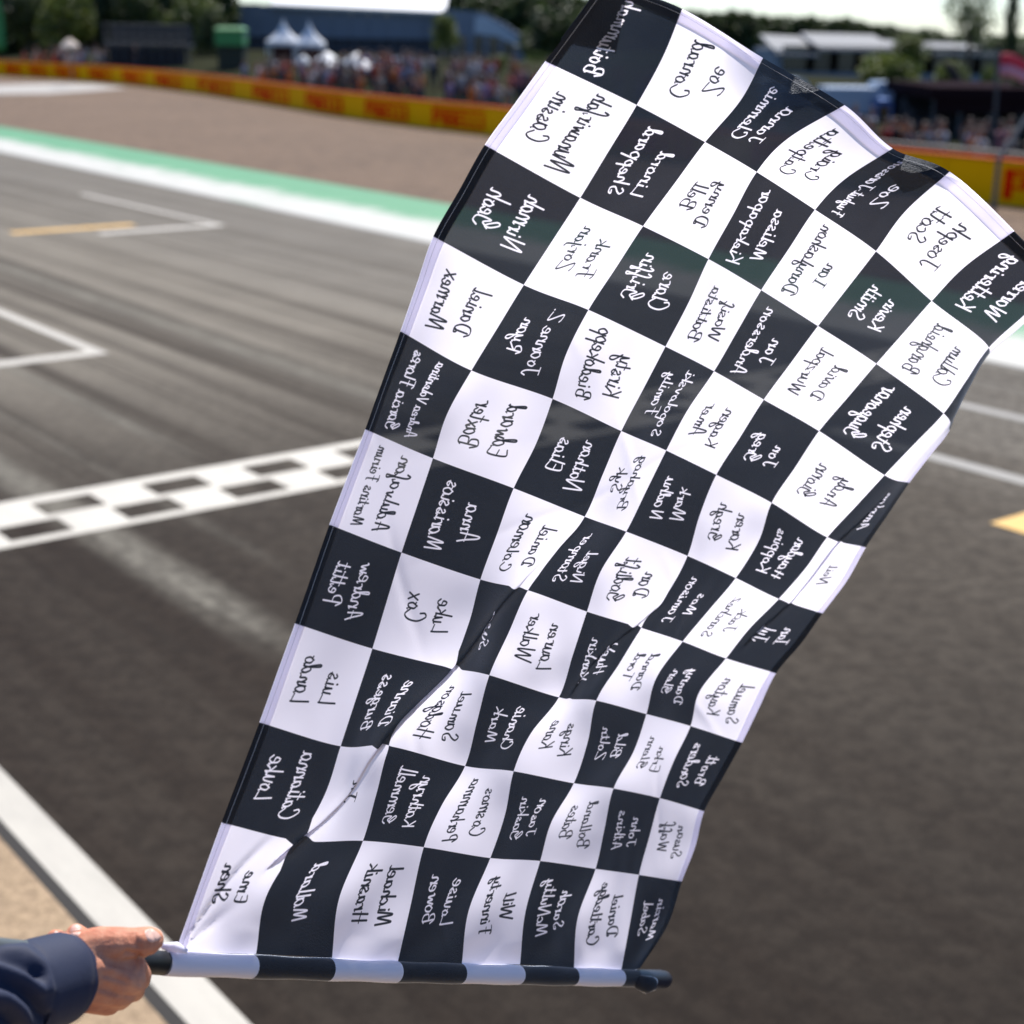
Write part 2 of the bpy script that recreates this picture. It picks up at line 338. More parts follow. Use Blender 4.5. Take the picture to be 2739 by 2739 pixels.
def surf(u, v):
    u = np.array(u, float); v = np.array(v, float); sh = u.shape
    u0 = u.copy(); v0 = v.copy(); off = np.zeros(sh)
    for pts, w, (fade, amp), h in FOLDS:
        pts = np.array(pts); best = np.full(sh, 9.0); sd_ = np.zeros(sh); nx = np.zeros(sh); ny = np.zeros(sh); tl = np.zeros(sh)
        seg = np.linalg.norm(np.diff(pts, axis=0), axis=1); cum = np.r_[0, np.cumsum(seg)]
        for k in range(len(pts) - 1):
            a, b = pts[k], pts[k + 1]; d = (b - a) / seg[k]
            q = np.clip((u0 - a[0]) * d[0] + (v0 - a[1]) * d[1], 0, seg[k]); cx = a[0] + d[0] * q; cy = a[1] + d[1] * q
            dist = np.hypot(u0 - cx, v0 - cy); m_ = dist < best
            best = np.where(m_, dist, best); s_ = (u0 - a[0]) * d[1] - (v0 - a[1]) * d[0]
            sd_ = np.where(m_, np.sign(s_) * dist, sd_); nx = np.where(m_, d[1], nx); ny = np.where(m_, -d[0], ny); tl = np.where(m_, cum[k] + q, tl)
        env = np.clip(np.minimum(tl, cum[-1] - tl) / fade, 0, 1); env = env * env * (3 - 2 * env)
        x = np.clip(sd_ / w, -1, 1)
        if h > .0025: env = env * np.interp(v0, [1.0, 1.25, 1.8, 2.1, 3.2, 3.9, 4.5], [1.0, .66, .62, .98, 1.0, .55, .3])
        sh_ = -.50 * amp * w * np.sin(np.pi * x) * env
        u = u + nx * sh_; v = v + ny * sh_; off += h * np.sin(np.pi * x) * env
    P = S0(u, np.clip(v, -.05, 10.2))
    # small standing wrinkles: rays from the tied corner, soft ripples along the pole and free ripples in the cloth
    ang = np.arctan2(v0 * 1.1, u0 + .02); rr = np.hypot(u0, v0 * 1.1)
    wr = .0042 * np.exp(-((ang - 1.02) / .045) ** 2) * np.clip(rr / .25, 0, 1) * np.clip((1.45 - rr) / .5, 0, 1)
    wr += .0030 * np.exp(-((ang - .62) / .10) ** 2) * np.clip(rr / .2, 0, 1) * np.clip((1.0 - rr) / .5, 0, 1)
    edge = np.clip(v0 / .25, 0, 1)
    wr += edge * .0006 * np.sin(13 * u0 + 5 * v0 + 2.5 * np.sin(2.1 * u0 - 1.1 * v0)) * np.clip(np.sin(1.3 * v0 - .9 * u0 + .5), 0, 1)
    for a_, b_, c_, h_, w_ in ((1.35, 1.0, 5.2, .0016, .05), (.8, 1.2, 9.6, -.0016, .06), (1.7, 1.0, 13.8, .0015, .05), (-.7, 1.0, 3.1, .0013, .05)):
        d_ = (a_ * u0 + b_ * v0 - c_) / math.hypot(a_, b_); wr += edge * h_ * np.exp(-(d_ / w_) ** 2) * (.5 + .5 * np.sin(2.3 * u0 - 1.7 * v0 + c_))
    wr += edge *   .0032 * (np.sin(1.9 * u0 - 1.3 * v0 + 1.2 * np.sin(.8 * v0)) * np.sin(1.1 * v0 + .6 * u0 + 1))
    wr += edge * .0016 * np.sin(6.1 * u0 - 3.2 * v0 + 1.5 * np.sin(1.7 * v0 + u0)) * (.5 + .5 * np.sin(2.3 * v0 + .7))
    wr += np.clip((v0 - 9.2) / .8, 0, 1) * .0035 * np.sin(5.2 * u0 + .6) * np.clip(u0 / .5, 0, 1)
    fl = np.clip((v0 - .0) / .2, 0, 1) * np.clip((1.0 - v0) / .8, 0, 1)
    wr += fl * .0035 * np.sin(2 * np.pi * (u0 * .98 - .35 * v0))
    wr -= .085 * np.clip(v0 - 9.05, 0, 1.2) ** 2 * np.clip((u0 - 1.6) / .8, 0, 1) * np.clip((5.15 - u0) / .9, 0, 1)
    ph = np.clip((.12 - np.abs(v0 - 8.0 + .3 * (u0 - 7)) * .05), 0, 1)
    wr += .0022 * np.exp(-((u0 - 6.35 - .5 * (v0 - 8)) / .10) ** 2) * np.exp(-((v0 - 8.2) / 1.1) ** 2)
    vd = CAMP - P; vd /= np.linalg.norm(vd, axis=-1)[..., None]
    return P + (off + wr)[..., None] * vd
def normals(P):
    du = np.gradient(P, axis=1); dv = np.gradient(P, axis=0); n = np.cross(du, dv); n /= np.linalg.norm(n, axis=2)[..., None] + 1e-12
    s = np.sign((n @ TOCAM)); return n * np.where(s == 0, 1, s)[..., None]

# --- print: names written by hand on every square, drawn stroke by stroke
G = {
'a': (.92, [[(.72,.82),(.4,1),(.08,.55),(.25,.02),(.62,.35),(.76,.95),(.72,.2),(.92,.12)]]),
'b': (.85, [[(.1,2),(.08,.1)],[(.1,.45),(.45,.98),(.76,.5),(.45,.02),(.1,.25)]]),
'c': (.78, [[(.7,.8),(.42,1),(.08,.5),(.35,.02),(.78,.25)]]),
'd': (.95, [[(.72,.82),(.4,1),(.08,.5),(.28,.02),(.66,.5),(1.0,1.85),(.8,2.0),(.7,.9),(.78,.12),(.95,.15)]]),
'e': (.8, [[(.08,.45),(.6,.6),(.5,.98),(.15,.8),(.12,.25),(.42,.02),(.8,.28)]]),
'f': (.65, [[(.72,1.6),(.55,2),(.32,1.5),(.28,0),(.1,-.75),(.36,-.85),(.36,0),(.7,.35)]]),
'g': (.88, [[(.7,.82),(.38,1),(.06,.55),(.3,.08),(.62,.5),(.72,.95),(.62,-.55),(.25,-.95),(.12,-.55),(.88,.2)]]),
'h': (.88, [[(.12,2),(.08,0)],[(.1,.45),(.45,.98),(.66,.75),(.64,.12),(.88,.12)]]),
'i': (.42, [[(.1,.95),(.1,.12),(.42,.14)],[(.14,1.42),(.17,1.5)]]),
'j': (.45, [[(.25,.95),(.2,-.6),(-.1,-.9)],[(.28,1.42),(.3,1.5)]]),
'k': (.8, [[(.1,2),(.06,0)],[(.68,1.0),(.12,.5),(.42,.42),(.75,.02)]]),
'l': (.42, [[(.1,2),(.08,.15),(.42,.12)]]),
'm': (1.3, [[(.04,.95),(.08,.02)],[(.08,.5),(.36,.98),(.52,.75),(.5,.05)],[(.52,.5),(.82,.98),(1.0,.75),(1.0,.12),(1.3,.14)]]),
'n': (.9, [[(.04,.95),(.08,.02)],[(.08,.5),(.42,.98),(.64,.75),(.62,.12),(.9,.14)]]),
'o': (.85, [[(.45,.98),(.1,.7),(.15,.15),(.5,.02),(.72,.5),(.45,.98),(.6,.8),(.85,.85)]]),
'p': (.85, [[(.08,.95),(.06,-.95)],[(.08,.5),(.45,.98),(.74,.5),(.42,.02),(.1,.2)]]),
'q': (.85, [[(.7,.82),(.38,1),(.06,.55),(.3,.06),(.7,.8),(.66,-.9),(.85,-.6)]]),
'r': (.66, [[(.06,.95),(.08,.02)],[(.08,.45),(.34,.92),(.66,.85)]]),
's': (.7, [[(.56,.85),(.34,1),(.16,.76),(.46,.5),(.58,.2),(.3,.0),(.1,.22),(.7,.3)]]),
't': (.6, [[(.3,1.75),(.24,.15),(.58,.15)],[(-.05,1.15),(.62,1.22)]]),
'u': (.9, [[(.06,.95),(.1,.12),(.4,.05),(.66,.9)],[(.66,.95),(.66,.12),(.9,.14)]]),
'v': (.75, [[(.04,.95),(.3,.05),(.62,.9),(.75,.85)]]),
'w': (1.15, [[(.04,.95),(.22,.06),(.5,.75),(.72,.06),(1.0,.92),(1.15,.85)]]),
'x': (.75, [[(.06,.95),(.68,.02)],[(.68,.95),(.04,.02)]]),
'y': (.85, [[(.06,.95),(.14,.3),(.4,.2),(.66,.9)],[(.68,.95),(.56,-.6),(.2,-.9),(.12,-.5),(.85,.2)]]),
'z': (.75, [[(.08,.9),(.66,.92),(.1,.08),(.72,.06)]]),
'-': (.6, [[(.08,.6),(.5,.62)]]), '.': (.3, [[(.1,.05),(.14,.1)]]), ' ': (.5, []),
'A': (1.25, [[(.0,-.05),(.3,.75),(.62,1.9),(.86,1.9),(.86,.05)],[(.12,.62),(1.1,.7)]]),
'B': (1.25, [[(.4,1.85),(.3,.05)],[(.0,1.35),(.45,2.0),(1.05,1.8),(.95,1.2),(.4,1.0),(1.1,.85),(1.05,.15),(.5,-.05),(.15,.2)]]),
'C': (1.2, [[(.95,1.45),(1.05,1.85),(.7,2.0),(.15,1.3),(.15,.4),(.55,.0),(1.15,.4)]]),
'D': (1.35, [[(.42,1.7),(.36,.1)],[(-.02,1.5),(.45,2.0),(1.15,1.7),(1.2,.7),(.7,.0),(.1,.05),(.2,.35),(.5,.1)]]),
'E': (1.1, [[(1.0,1.85),(.25,1.9),(.25,.1),(1.0,.1)],[(.25,1.0),(.85,1.05)]]),
'F': (1.1, [[(.05,1.75),(.4,1.95),(1.1,1.9)],[(.5,1.9),(.4,0),(.15,-.2)],[(.15,.95),(.9,1.0)]]),
'G': (1.2, [[(.1,1.2),(.35,1.0),(1.0,1.75),(.8,2.0),(.25,1.3),(.5,.7),(.95,1.2),(.9,.1),(.35,-.1),(.05,.3)]]),
'H': (1.25, [[(.25,1.95),(.2,.0)],[(.95,1.95),(.95,0)],[(-.05,.9),(1.2,1.05)]]),
'I': (.8, [[(.45,1.9),(.4,.1)],[(.05,1.9),(.8,1.92)],[(.0,.08),(.75,.12)]]),
'J': (1.0, [[(.15,1.9),(1.05,1.95)],[(.65,1.9),(.55,.4),(.2,-.1),(-.05,.3)]]),
'K': (1.2, [[(.25,1.95),(.15,0)],[(1.0,1.95),(.28,.95),(.6,.85),(1.1,.0)]]),
'L': (1.05, [[(.28,1.95),(.12,.15),(.25,.06),(1.0,.15)]]),
'M': (1.5, [[(.0,.0),(.28,1.85),(.42,1.8),(.68,.35),(.8,.35),(1.05,1.85),(1.2,1.8),(1.35,.05)]]),
'N': (1.3, [[(.05,.0),(.22,1.9),(.36,1.85),(.85,.1),(1.0,.15),(1.15,1.95)]]),
'P': (1.1, [[(.35,1.9),(.28,-.1)],[(.0,1.45),(.45,2.0),(1.0,1.65),(.85,1.0),(.35,.9)]]),
'R': (1.2, [[(.35,1.9),(.28,.0)],[(.0,1.45),(.45,2.0),(1.0,1.65),(.85,1.05),(.35,.95),(1.15,.0)]]),
'S': (1.1, [[(.95,1.6),(.7,2.0),(.3,1.7),(.45,1.2),(.85,.6),(.6,.05),(.1,.15),(.05,.5),(.4,.35)]]),
'T': (1.1, [[(.0,1.8),(1.15,1.92)],[(.6,1.88),(.5,.0)]]),
'V': (1.1, [[(.05,1.95),(.4,.05),(.55,.05),(1.05,1.95)]]),
'W': (1.5, [[(.0,1.95),(.25,.1),(.4,.1),(.65,1.5),(.78,1.5),(1.0,.1),(1.15,.1),(1.4,1.95)]]),
'Z': (1.1, [[(.05,1.75),(.4,1.95),(1.0,1.85),(.05,.1),(.5,.0),(1.1,.15)]]),
}
NAMES = {
(1,10): ('', 'Boitummah'), (2,10): ('Zoe', 'Conrad'), (3,10): ('Janna', 'Clemmie'), (4,10): ('Craig', 'Catpetta'), (5,10): ('Zoe', 'Fughut-Jansson'), (6,10): ('Joseph', 'Scott'), (7,10): ('Warren', 'Kettering'),
(1,9): ('Munawirfah', 'Cassim'), (2,9): ('Linord', 'Sheppard'), (3,9): ('Denny', 'Bell'), (4,9): ('Melissa', 'Kiekapapar'), (5,9): ('Ian', 'Danylashon'), (6,9): ('Kevin', 'Smith'), (7,9): ('Callum', 'Bangheid'),
(1,8): ('Nirmah', 'Geoh'), (2,8): ('Frank', 'Zorjan'), (3,8): ('Clare', 'Griffin'), (4,8): ('Wasif', 'Battista'), (5,8): ('Jan', 'Andersson'), (6,8): ('David', 'Wurzpal'), (7,8): ('Stephen', 'Gugeonar'),
(1,7): ('Daniel', 'Marmex'), (2,7): ('Joanne Z.', 'Ryan'), (3,7): ('Kirsty', 'Biedokepp'), (4,7): ('Sopolovski', 'Family'), (5,7): ('Kagen', 'Amer'), (6,7): ('Jon', 'Greg'), (7,7): ('Andy', 'Gionn'), (8,7): ('', 'Amplan'),
(1,6): ('Andrea Valentina', 'Garcia Flores'), (2,6): ('Edward', 'Baxter'), (3,6): ('Nathan', 'Elias'), (4,6): ('Bryahog', 'Syk'), (5,6): ('Mark', 'Nadhu'), (6,6): ('Karen', 'Gregh'), (7,6): ('Haydan', 'Koppins'), (8,6): ('Neil', ''),
(1,5): ('Adulvafan', 'Martins Feirum'), (2,5): ('Anna', 'Marissios'), (3,5): ('Daniel', 'Coleman'), (4,5): ('Nigel', 'Stamper'), (5,5): ('Dan', 'Godlift'), (6,5): ('Mos', 'Jamison'), (7,5): ('Jack', 'Sanchez'), (8,5): ('Ian', 'Jul'),
(1,4): ('Andrew', 'Pettit'), (2,4): ('Luke', 'Cox'), (3,4): ('Susan', ''), (4,4): ('Lauren', 'Walker'), (5,4): ('Huell', 'Kankin'), (6,4): ('Dannd', 'Tord'), (7,4): ('Danny', 'Glen'), (8,4): ('Samuel', 'Kayton'),
(1,3): ('Luis', 'Lando'), (2,3): ('Dianne', 'Burgess'), (3,3): ('Samuel', 'Hodgson'), (4,3): ('Chanie', 'Mark'), (5,3): ('Kings', 'Kane'), (6,3): ('Bild', 'Zoltn'), (7,3): ('Erkn', 'Glenn'), (8,3): ('Brott', 'Sanders'),
(1,2): ('Catianna', 'Louke'), (2,2): ('Jon', ''), (3,2): ('Kathryn', 'Gemmell'), (4,2): ('Cosmos', 'Perhamma'), (5,2): ('Jason', 'Gaskin'), (6,2): ('Bolland', 'Bates'), (7,2): ('John', 'Atkins'), (8,2): ('Susan', 'Waff'),
(1,1): ('Eme', 'Shen'), (2,1): ('Mallard', ''), (3,1): ('Michael', 'Hrasnik'), (4,1): ('Louise', 'Bowen'), (5,1): ('Will', 'Finnerty'), (6,1): ('Sarah', 'McNulty'), (7,1): ('Daniel', 'Cartledge'), (8,1): ('Marcin', 'Sabel'),
}
RES = 224
W_, H_ = 8 * RES, 10 * RES
ink = np.zeros((H_, W_), np.float32)
def smooth_poly(p, n=8):
    p = np.array(p, float)
    if len(p) < 3: return p
    e = np.vstack([2 * p[0] - p[1], p, 2 * p[-1] - p[-2]]); out = []
    for k in range(len(p) - 1):
        for q in range(n): out.append(cr4(e[k], e[k + 1], e[k + 2], e[k + 3], q / n))
    out.append(p[-1]); return np.array(out)
def seg_draw(a, b, r):
    x0 = int(max(0, min(a[0], b[0]) - r - 2)); x1 = int(min(W_ - 1, max(a[0], b[0]) + r + 2))
    y0 = int(max(0, min(a[1], b[1]) - r - 2)); y1 = int(min(H_ - 1, max(a[1], b[1]) + r + 2))
    if x1 <= x0 or y1 <= y0: return
    X, Y = np.meshgrid(np.arange(x0, x1 + 1) + .5, np.arange(y0, y1 + 1) + .5)
    d = b - a; L2 = max(d @ d, 1e-9); q = np.clip(((X - a[0]) * d[0] + (Y - a[1]) * d[1]) / L2, 0, 1)
    D = np.hypot(X - a[0] - q * d[0], Y - a[1] - q * d[1]); w = np.clip(r + .5 - D, 0, 1)
    ink[y0:y1 + 1, x0:x1 + 1] = np.maximum(ink[y0:y1 + 1, x0:x1 + 1], w)
def write(text, i, j, ubase, maxlen=.84, scale=1.0):
    xh = .100 * scale
    wid = sum(G[c][0] + .12 for c in text if c in G)
    sx = min(xh * .92, maxlen / max(wid, .1)); ky = (.107 / .128 if j == 1 else 1.0)
    sy = xh * min(1.0, max(.62, sx / (xh * .92) * 1.15))
    rot = random.uniform(-.05, .06)
    L = wid * sx; v0 = .5 - L / 2 + random.uniform(-.03, .03)
    if j == 1: v0 = .56 - L * ky / 2
    cx = 0; prev_exit = None
    for c in text:
        if c not in G: continue
        w, strokes = G[c]; jy = random.uniform(-.10, .10); js = random.uniform(.88, 1.14); jk = random.uniform(-.08, .12)
        for stn in strokes:
            q = smooth_poly(stn)
            X = (cx + q[:, 0] * js + q[:, 1] * (.10 + jk)) * sx; Y = (q[:, 1] * js + jy) * sy
            vv = (v0 + (X - Y * rot * .0) * ky); uu = ubase + Y + (X - L / 2) * rot
            px = np.stack([(i - 1 + uu) * RES, (j - 1 + vv) * RES], 1)
            for a in range(len(px) - 1): seg_draw(px[a], px[a + 1], (.70 + .48 * abs((px[a + 1] - px[a])[0]) / (1e-6 + np.hypot(*(px[a + 1] - px[a])))) * RES * (.0068 if (i + j) % 2 else .0088) * max(.8, sy / xh))
        if prev_exit is not None and c.islower() and strokes:
            q = smooth_poly([prev_exit, ((prev_exit[0] + cx) / 2 + .05, .02), (cx + .07, .42)], 5)
            X = (q[:, 0] + q[:, 1] * .10) * sx; Y = q[:, 1] * sy
            px = np.stack([(i - 1 + ubase + Y + (X - L / 2) * rot) * RES, (j - 1 + v0 + X * ky) * RES], 1)
            for a in range(len(px) - 1): seg_draw(px[a], px[a + 1], RES * .0058)
        prev_exit = (cx + w - .04, .16) if (c.islower() and c not in 'bopsvwx') else ((cx + w - .02, .10) if c in 'CLKRAMHEG' else None)
        cx += w + .12
for (i, j), (l1, l2) in NAMES.items():
    if l1 and l2:
        sc = 1.0
        write(l2, i, j, .24, scale=sc); write(l1, i, j, .56, scale=sc)
    elif l2: write(l2, i, j, .34 if i == 1 else .45)
    else: write(l1, i, j, .42)
jj, ii = np.mgrid[0:H_, 0:W_]
chk = (((jj // RES) + (ii // RES)) % 2 == 0).astype(np.float32)        # square (1,1) is white
maskimg = np.abs(chk - ink)
img = bpy.data.images.new('flag_print', W_, H_, alpha=False, float_buffer=False)
img.colorspace_settings.name = 'Non-Color'
buf = np.ones((H_, W_, 4), np.float32); buf[..., :3] = maskimg[..., None]
img.pixels.foreach_set(buf.ravel()); img.update(); img.pack()

def cloth_mat(name, tex=True, white=None, dense=False):
    m, nt, p = newmat(name); N = nt.nodes.new; Lk = nt.links.new
    if tex:
        uv = N('ShaderNodeUVMap'); uv.uv_map = 'UVMap'; ti = N('ShaderNodeTexImage'); ti.image = img; ti.extension = 'EXTEND'; Lk(uv.outputs[0], ti.inputs[0])
        mask = ti.outputs['Color']; weave_v = uv.outputs[0]; ws = 900
    else:
        tc = N('ShaderNodeTexCoord'); mask = None; weave_v = tc.outputs['Object']; ws = 900
    DB, DW = (.0055, .0065, .0105), (.80, .77, .86); TB, TW = (.0110, .0150, .0230), (.96, .905, 1.0)
    if mask is not None: dc = mixc(nt, mask, DB, DW); tcx = mixc(nt, mask, TB, TW); tf = mixc(nt, mask, (.058, .060, .064), (.012, .012, .012))
    else: dc = (.90, .86, .96) if white else DB; tcx = TW if white else TB; tf = (.01,) * 3 if white else (.03,) * 3
    if dense: tcx = mixc(nt, mask, (.0, .0, .0), (.86, .83, .97)); tf = mixc(nt, mask, (0, 0, 0), (0, 0, 0))
    D = N('ShaderNodeBsdfDiffuse'); T = N('ShaderNodeBsdfTranslucent'); Gz = N('ShaderNodeBsdfGlossy'); TP = N('ShaderNodeBsdfTransparent')
    for nd, c in ((D, dc), (T, tcx)):
        if isinstance(c, tuple): nd.inputs[0].default_value = (*c, 1)
        else: Lk(c, nd.inputs[0])
    Gz.inputs['Roughness'].default_value = .55; Gz.inputs[0].default_value = (.85, .9, 1, 1)
    nz = N('ShaderNodeTexNoise'); nz.inputs['Scale'].default_value = ws * .6; nz.inputs['Detail'].default_value = 2; Lk(weave_v, nz.inputs['Vector'])
    bp = N('ShaderNodeBump'); bp.inputs['Strength'].default_value = 1.0; bp.inputs['Distance'].default_value = .0040; Lk(nz.outputs['Fac'], bp.inputs['Height'])
    Lk(bp.outputs[0], Gz.inputs['Normal'])
    m1 = N('ShaderNodeMixShader'); m1.inputs[0].default_value = .78 if tex else .30; Lk(D.outputs[0], m1.inputs[1]); Lk(T.outputs[0], m1.inputs[2])
    fr = N('ShaderNodeFresnel'); fr.inputs[0].default_value = 1.38; m2 = N('ShaderNodeMixShader')
    Lk(math_(nt, 'ADD', math_(nt, 'MULTIPLY', fr.outputs[0], .8), .020), m2.inputs[0]); Lk(m1.outputs[0], m2.inputs[1]); Lk(Gz.outputs[0], m2.inputs[2])
    m3 = N('ShaderNodeMixShader')
    if isinstance(tf, tuple): m3.inputs[0].default_value = tf[0]
    else: Lk(tf, m3.inputs[0])
    Lk(m2.outputs[0], m3.inputs[1]); Lk(TP.outputs[0], m3.inputs[2]); Lk(m3.outputs[0], nt.nodes['Material Output'].inputs[0])
    return m
M_cloth = cloth_mat('printed_polyester')
flag = empty('chequered_flag', at(450, 2577, 1.415))
tag(flag, 'large black and white chequered flag covered in handwritten names, held out over the track', 'flag')
M_hem = cloth_mat('doubled_hem_cloth', True, None, True)
def patch(name, us, vs, off=0.0, parent=flag):
    U, V = np.meshgrid(us, vs); P = surf(U, V)
    if off: P = P - normals(P) * off
    nv, nu = U.shape; vts = P.reshape(-1, 3)
    idx = np.arange(nv * nu).reshape(nv, nu); F = np.stack([idx[:-1, :-1], idx[:-1, 1:], idx[1:, 1:], idx[1:, :-1]], -1).reshape(-1, 4)
    me = bpy.data.meshes.new(name); me.from_pydata(vts.tolist(), [], F.tolist()); me.update()
    uvl = me.uv_layers.new(name='UVMap'); li = np.empty(len(me.loops), np.int32); me.loops.foreach_get('vertex_index', li)
    UVs = np.stack([U.ravel() / 8, V.ravel() / 10], 1).astype(np.float32); uvl.data.foreach_set('uv', UVs[li].ravel())
    return link(name, me, M_hem if name == 'hem' else M_cloth, parent, True)
SU = 26
patch('cloth', np.linspace(0, 8, 8 * SU + 1), np.linspace(0, 10, 10 * SU + 1))
HW = .11
patch('hem', np.linspace(0, HW, 5), np.linspace(0, 10, 10 * SU + 1), .0012)['label'] = 'turned hem down the left edge'
patch('hem', np.linspace(0, 8, 8 * SU + 1), np.linspace(10 - .13, 10, 5), .0014)['label'] = 'turned hem along the top edge'
patch('hem', np.linspace(8 - .12, 8, 5), np.linspace(0, 10, 10 * SU + 1), .0013)['label'] = 'turned hem down the right edge'
# corner reinforcement seen dark through the top left square
cl = []
US = np.linspace(0, 1, 14)
U, V = np.meshgrid(US, US); bl = lambda a, b, c, d: (a * (1 - U) * (1 - V) + b * U * (1 - V) + c * (1 - U) * V + d * U * V)
Uc = bl(0.0, .54, 0.0, .33); Vc = bl(9.26, 9.38, 9.98, 9.98); P = surf(Uc, Vc); P = P - normals(P) * .003
idx = np.arange(14 * 14).reshape(14, 14)
me = mesh(P.reshape(-1, 3), np.stack([idx[:-1, :-1], idx[:-1, 1:], idx[1:, 1:], idx[1:, :-1]], -1).reshape(-1, 4).tolist())
link('corner_patch', me, cloth_mat('dark_lining', False, False), flag, True)
# stitches: short raised threads
sb = MB()
def stitches(fn, n, w=.00035):
    for k in range(n):
        a = fn((k + .15) / n); b = fn((k + .72) / n)
        A, B = surf(np.array([[a[0], b[0]]]), np.array([[a[1], b[1]]]))[0] + TOCAM * .0006
        d = B - A; d /= np.linalg.norm(d) + 1e-9; s = np.cross(d, TOCAM) * w; t_ = TOCAM * w
        sb.add([A - s, A + s, B + s, B - s, A + t_, B + t_], [(0, 1, 2, 3), (0, 4, 5, 3), (1, 2, 5, 4)])
stitches(lambda q: (HW * .42, .05 + 9.9 * q), 620)
stitches(lambda q: (.05 + 7.0 * q, 10 - .055), 440)
o = sb.build('hem_stitching', simple('white_thread', (.6, .6, .62), .6), flag); o['kind'] = 'stuff'
# pole, with the cloth sleeve round it
def zpole(x): return 1 / (.7013 - 1.673e-4 * (x - 470))
PX = [(-500, 2490), (-150, 2522), (0, 2538), (200, 2559), (450, 2577), (685, 2586), (1063, 2600), (1391, 2608), (1640, 2615), (1786, 2620)]
def pole_pt(x):
    y = np.interp(x, [p[0] for p in PX], [p[1] for p in PX]); return at(x, y, zpole(x) + .002)
xs = np.linspace(-500, 330, 16); b = MB(); b.tube([pole_pt(x) for x in xs], .0092, 20)
M_pole = simple('grey_green_pole', (.075, .085, .085), .38, var=.1, spec=.6)
b.build('pole', M_pole, flag, True)
b = MB(); b.tube([pole_pt(x) for x in (325, 330, 380, 436, 440)], [.0088, .0108, .0110, .0110, .0095], 24)
M_rub = simple('black_rubber', (.012, .014, .016), .45, var=.1)
b.build('grip', M_rub, flag, True)
# sleeve colour bands follow the squares
ub = [440, 672, 876, 1058, 1229, 1386, 1531, 1656, 1742]
b = MB()
M_sw = cloth_mat('sleeve_white', False, True); M_sb = cloth_mat('sleeve_black', False, False)
for c in range(8):
    n = 8; pts = [pole_pt(ub[c] + (ub[c + 1] - ub[c]) * k / n) for k in range(n + 1)]
    rr = [.0113 + .0004 * math.sin(7 * (c + k / n)) for k in range(n + 1)]
    if c == 7: rr = [.0113] * (n + 1)
    b.tube(pts, rr, 28, mi=c % 2, caps=False)
b.build('pole_sleeve', [M_sw, M_sb], flag, True)
b = MB(); b.tube([pole_pt(x) for x in np.linspace(445, 1740, 20)], .0098, 14); b.build('pole_core', simple('fibreglass', (.35, .35, .36), .5), flag, True)
b = MB(); b.tube([pole_pt(x) for x in (1690, 1700, 1745, 1765, 1778, 1785, 1788)], [.0100, .0117, .0124, .0126, .0115, .0080, .002], 24)
b.build('end_cap', simple('navy_plastic', (.010, .014, .030), .35, spec=.6), flag, True)
# little gathered corner of cloth hanging at the cap
b = MB(); b.tube([at(1694, 2618, 2.02), at(1712, 2628, 2.01), at(1728, 2634, 2.01), at(1744, 2630, 2.015), at(1754, 2622, 2.02)], [.006, .0100, .0112, .0098, .004], 14); b.build('gathered_corner', M_sb, flag, True)
# folded tab at the hand end
tb = [at(436, 2531, 1.425), at(470, 2533, 1.42), at(500, 2545, 1.418), at(465, 2552, 1.405), at(440, 2545, 1.405)]
b = MB(); b.tube([tb[0], tb[1], tb[2]], [.003, .005, .002], 8); b.build('sleeve_tab', M_sw, flag, True)

# ------------------------------------------------------------------ THE HAND AND ARM
def skin_mat():
    m, nt, p = newmat('skin'); tc = nt.nodes.new('ShaderNodeTexCoord'); o = tc.outputs['Object']
    c = mixc(nt, ramp(nt, noise(nt, o, 38, 5, .6), [(.35, (0, 0, 0)), (.68, (1, 1, 1))]), (.62, .30, .19), (.47, .165, .095))
    c = mixc(nt, ramp(nt, noise(nt, o, 170, 3, .6), [(.62, (0, 0, 0)), (.80, (.5, .5, .5))]), c, (.26, .10, .06))
    nt.links.new(c, p.inputs['Base Color']); p.inputs['Roughness'].default_value = .62; p.inputs['Specular IOR Level'].default_value = .3
    p.inputs['Subsurface Weight'].default_value = .08; p.inputs['Subsurface Radius'].default_value = (.012, .004, .002); p.inputs['Subsurface Scale'].default_value = .6
    v = nt.nodes.new('ShaderNodeTexVoronoi'); v.inputs['Scale'].default_value = 420; nt.links.new(o, v.inputs['Vector'])
    hgt = math_(nt, 'ADD', math_(nt, 'MULTIPLY', noise(nt, o, 75, 5, .65), 1.0), math_(nt, 'MULTIPLY', v.outputs['Distance'], .22))
    bp = nt.nodes.new('ShaderNodeBump'); bp.inputs['Strength'].default_value = .55; bp.inputs['Distance'].default_value = .0018
    nt.links.new(hgt, bp.inputs['Height']); nt.links.new(bp.outputs[0], p.inputs['Normal']); return m
M_skin = skin_mat()
person = empty('person', at(-700, 2950, 1.1))
tag(person, 'person in a navy blue long sleeved shirt gripping the flag pole with one hand', 'person')
bmh = bmesh.new()
def chain(pts, per=.22):
    P = [np.array(at(*p[:3])) for p in pts]; Rr = [p[3] for p in pts]
    for k in range(len(P) - 1):
        d = np.linalg.norm(P[k + 1] - P[k]); n = max(2, int(d / (min(Rr[k], Rr[k + 1]) * per)))
        for q in range(n + 1):
            t_ = q / n; c = P[k] * (1 - t_) + P[k + 1] * t_; r_ = Rr[k] * (1 - t_) + Rr[k + 1] * t_
            bmesh.ops.create_icosphere(bmh, subdivisions=2, radius=float(r_), matrix=Matrix.Translation(Vector(c.tolist())))
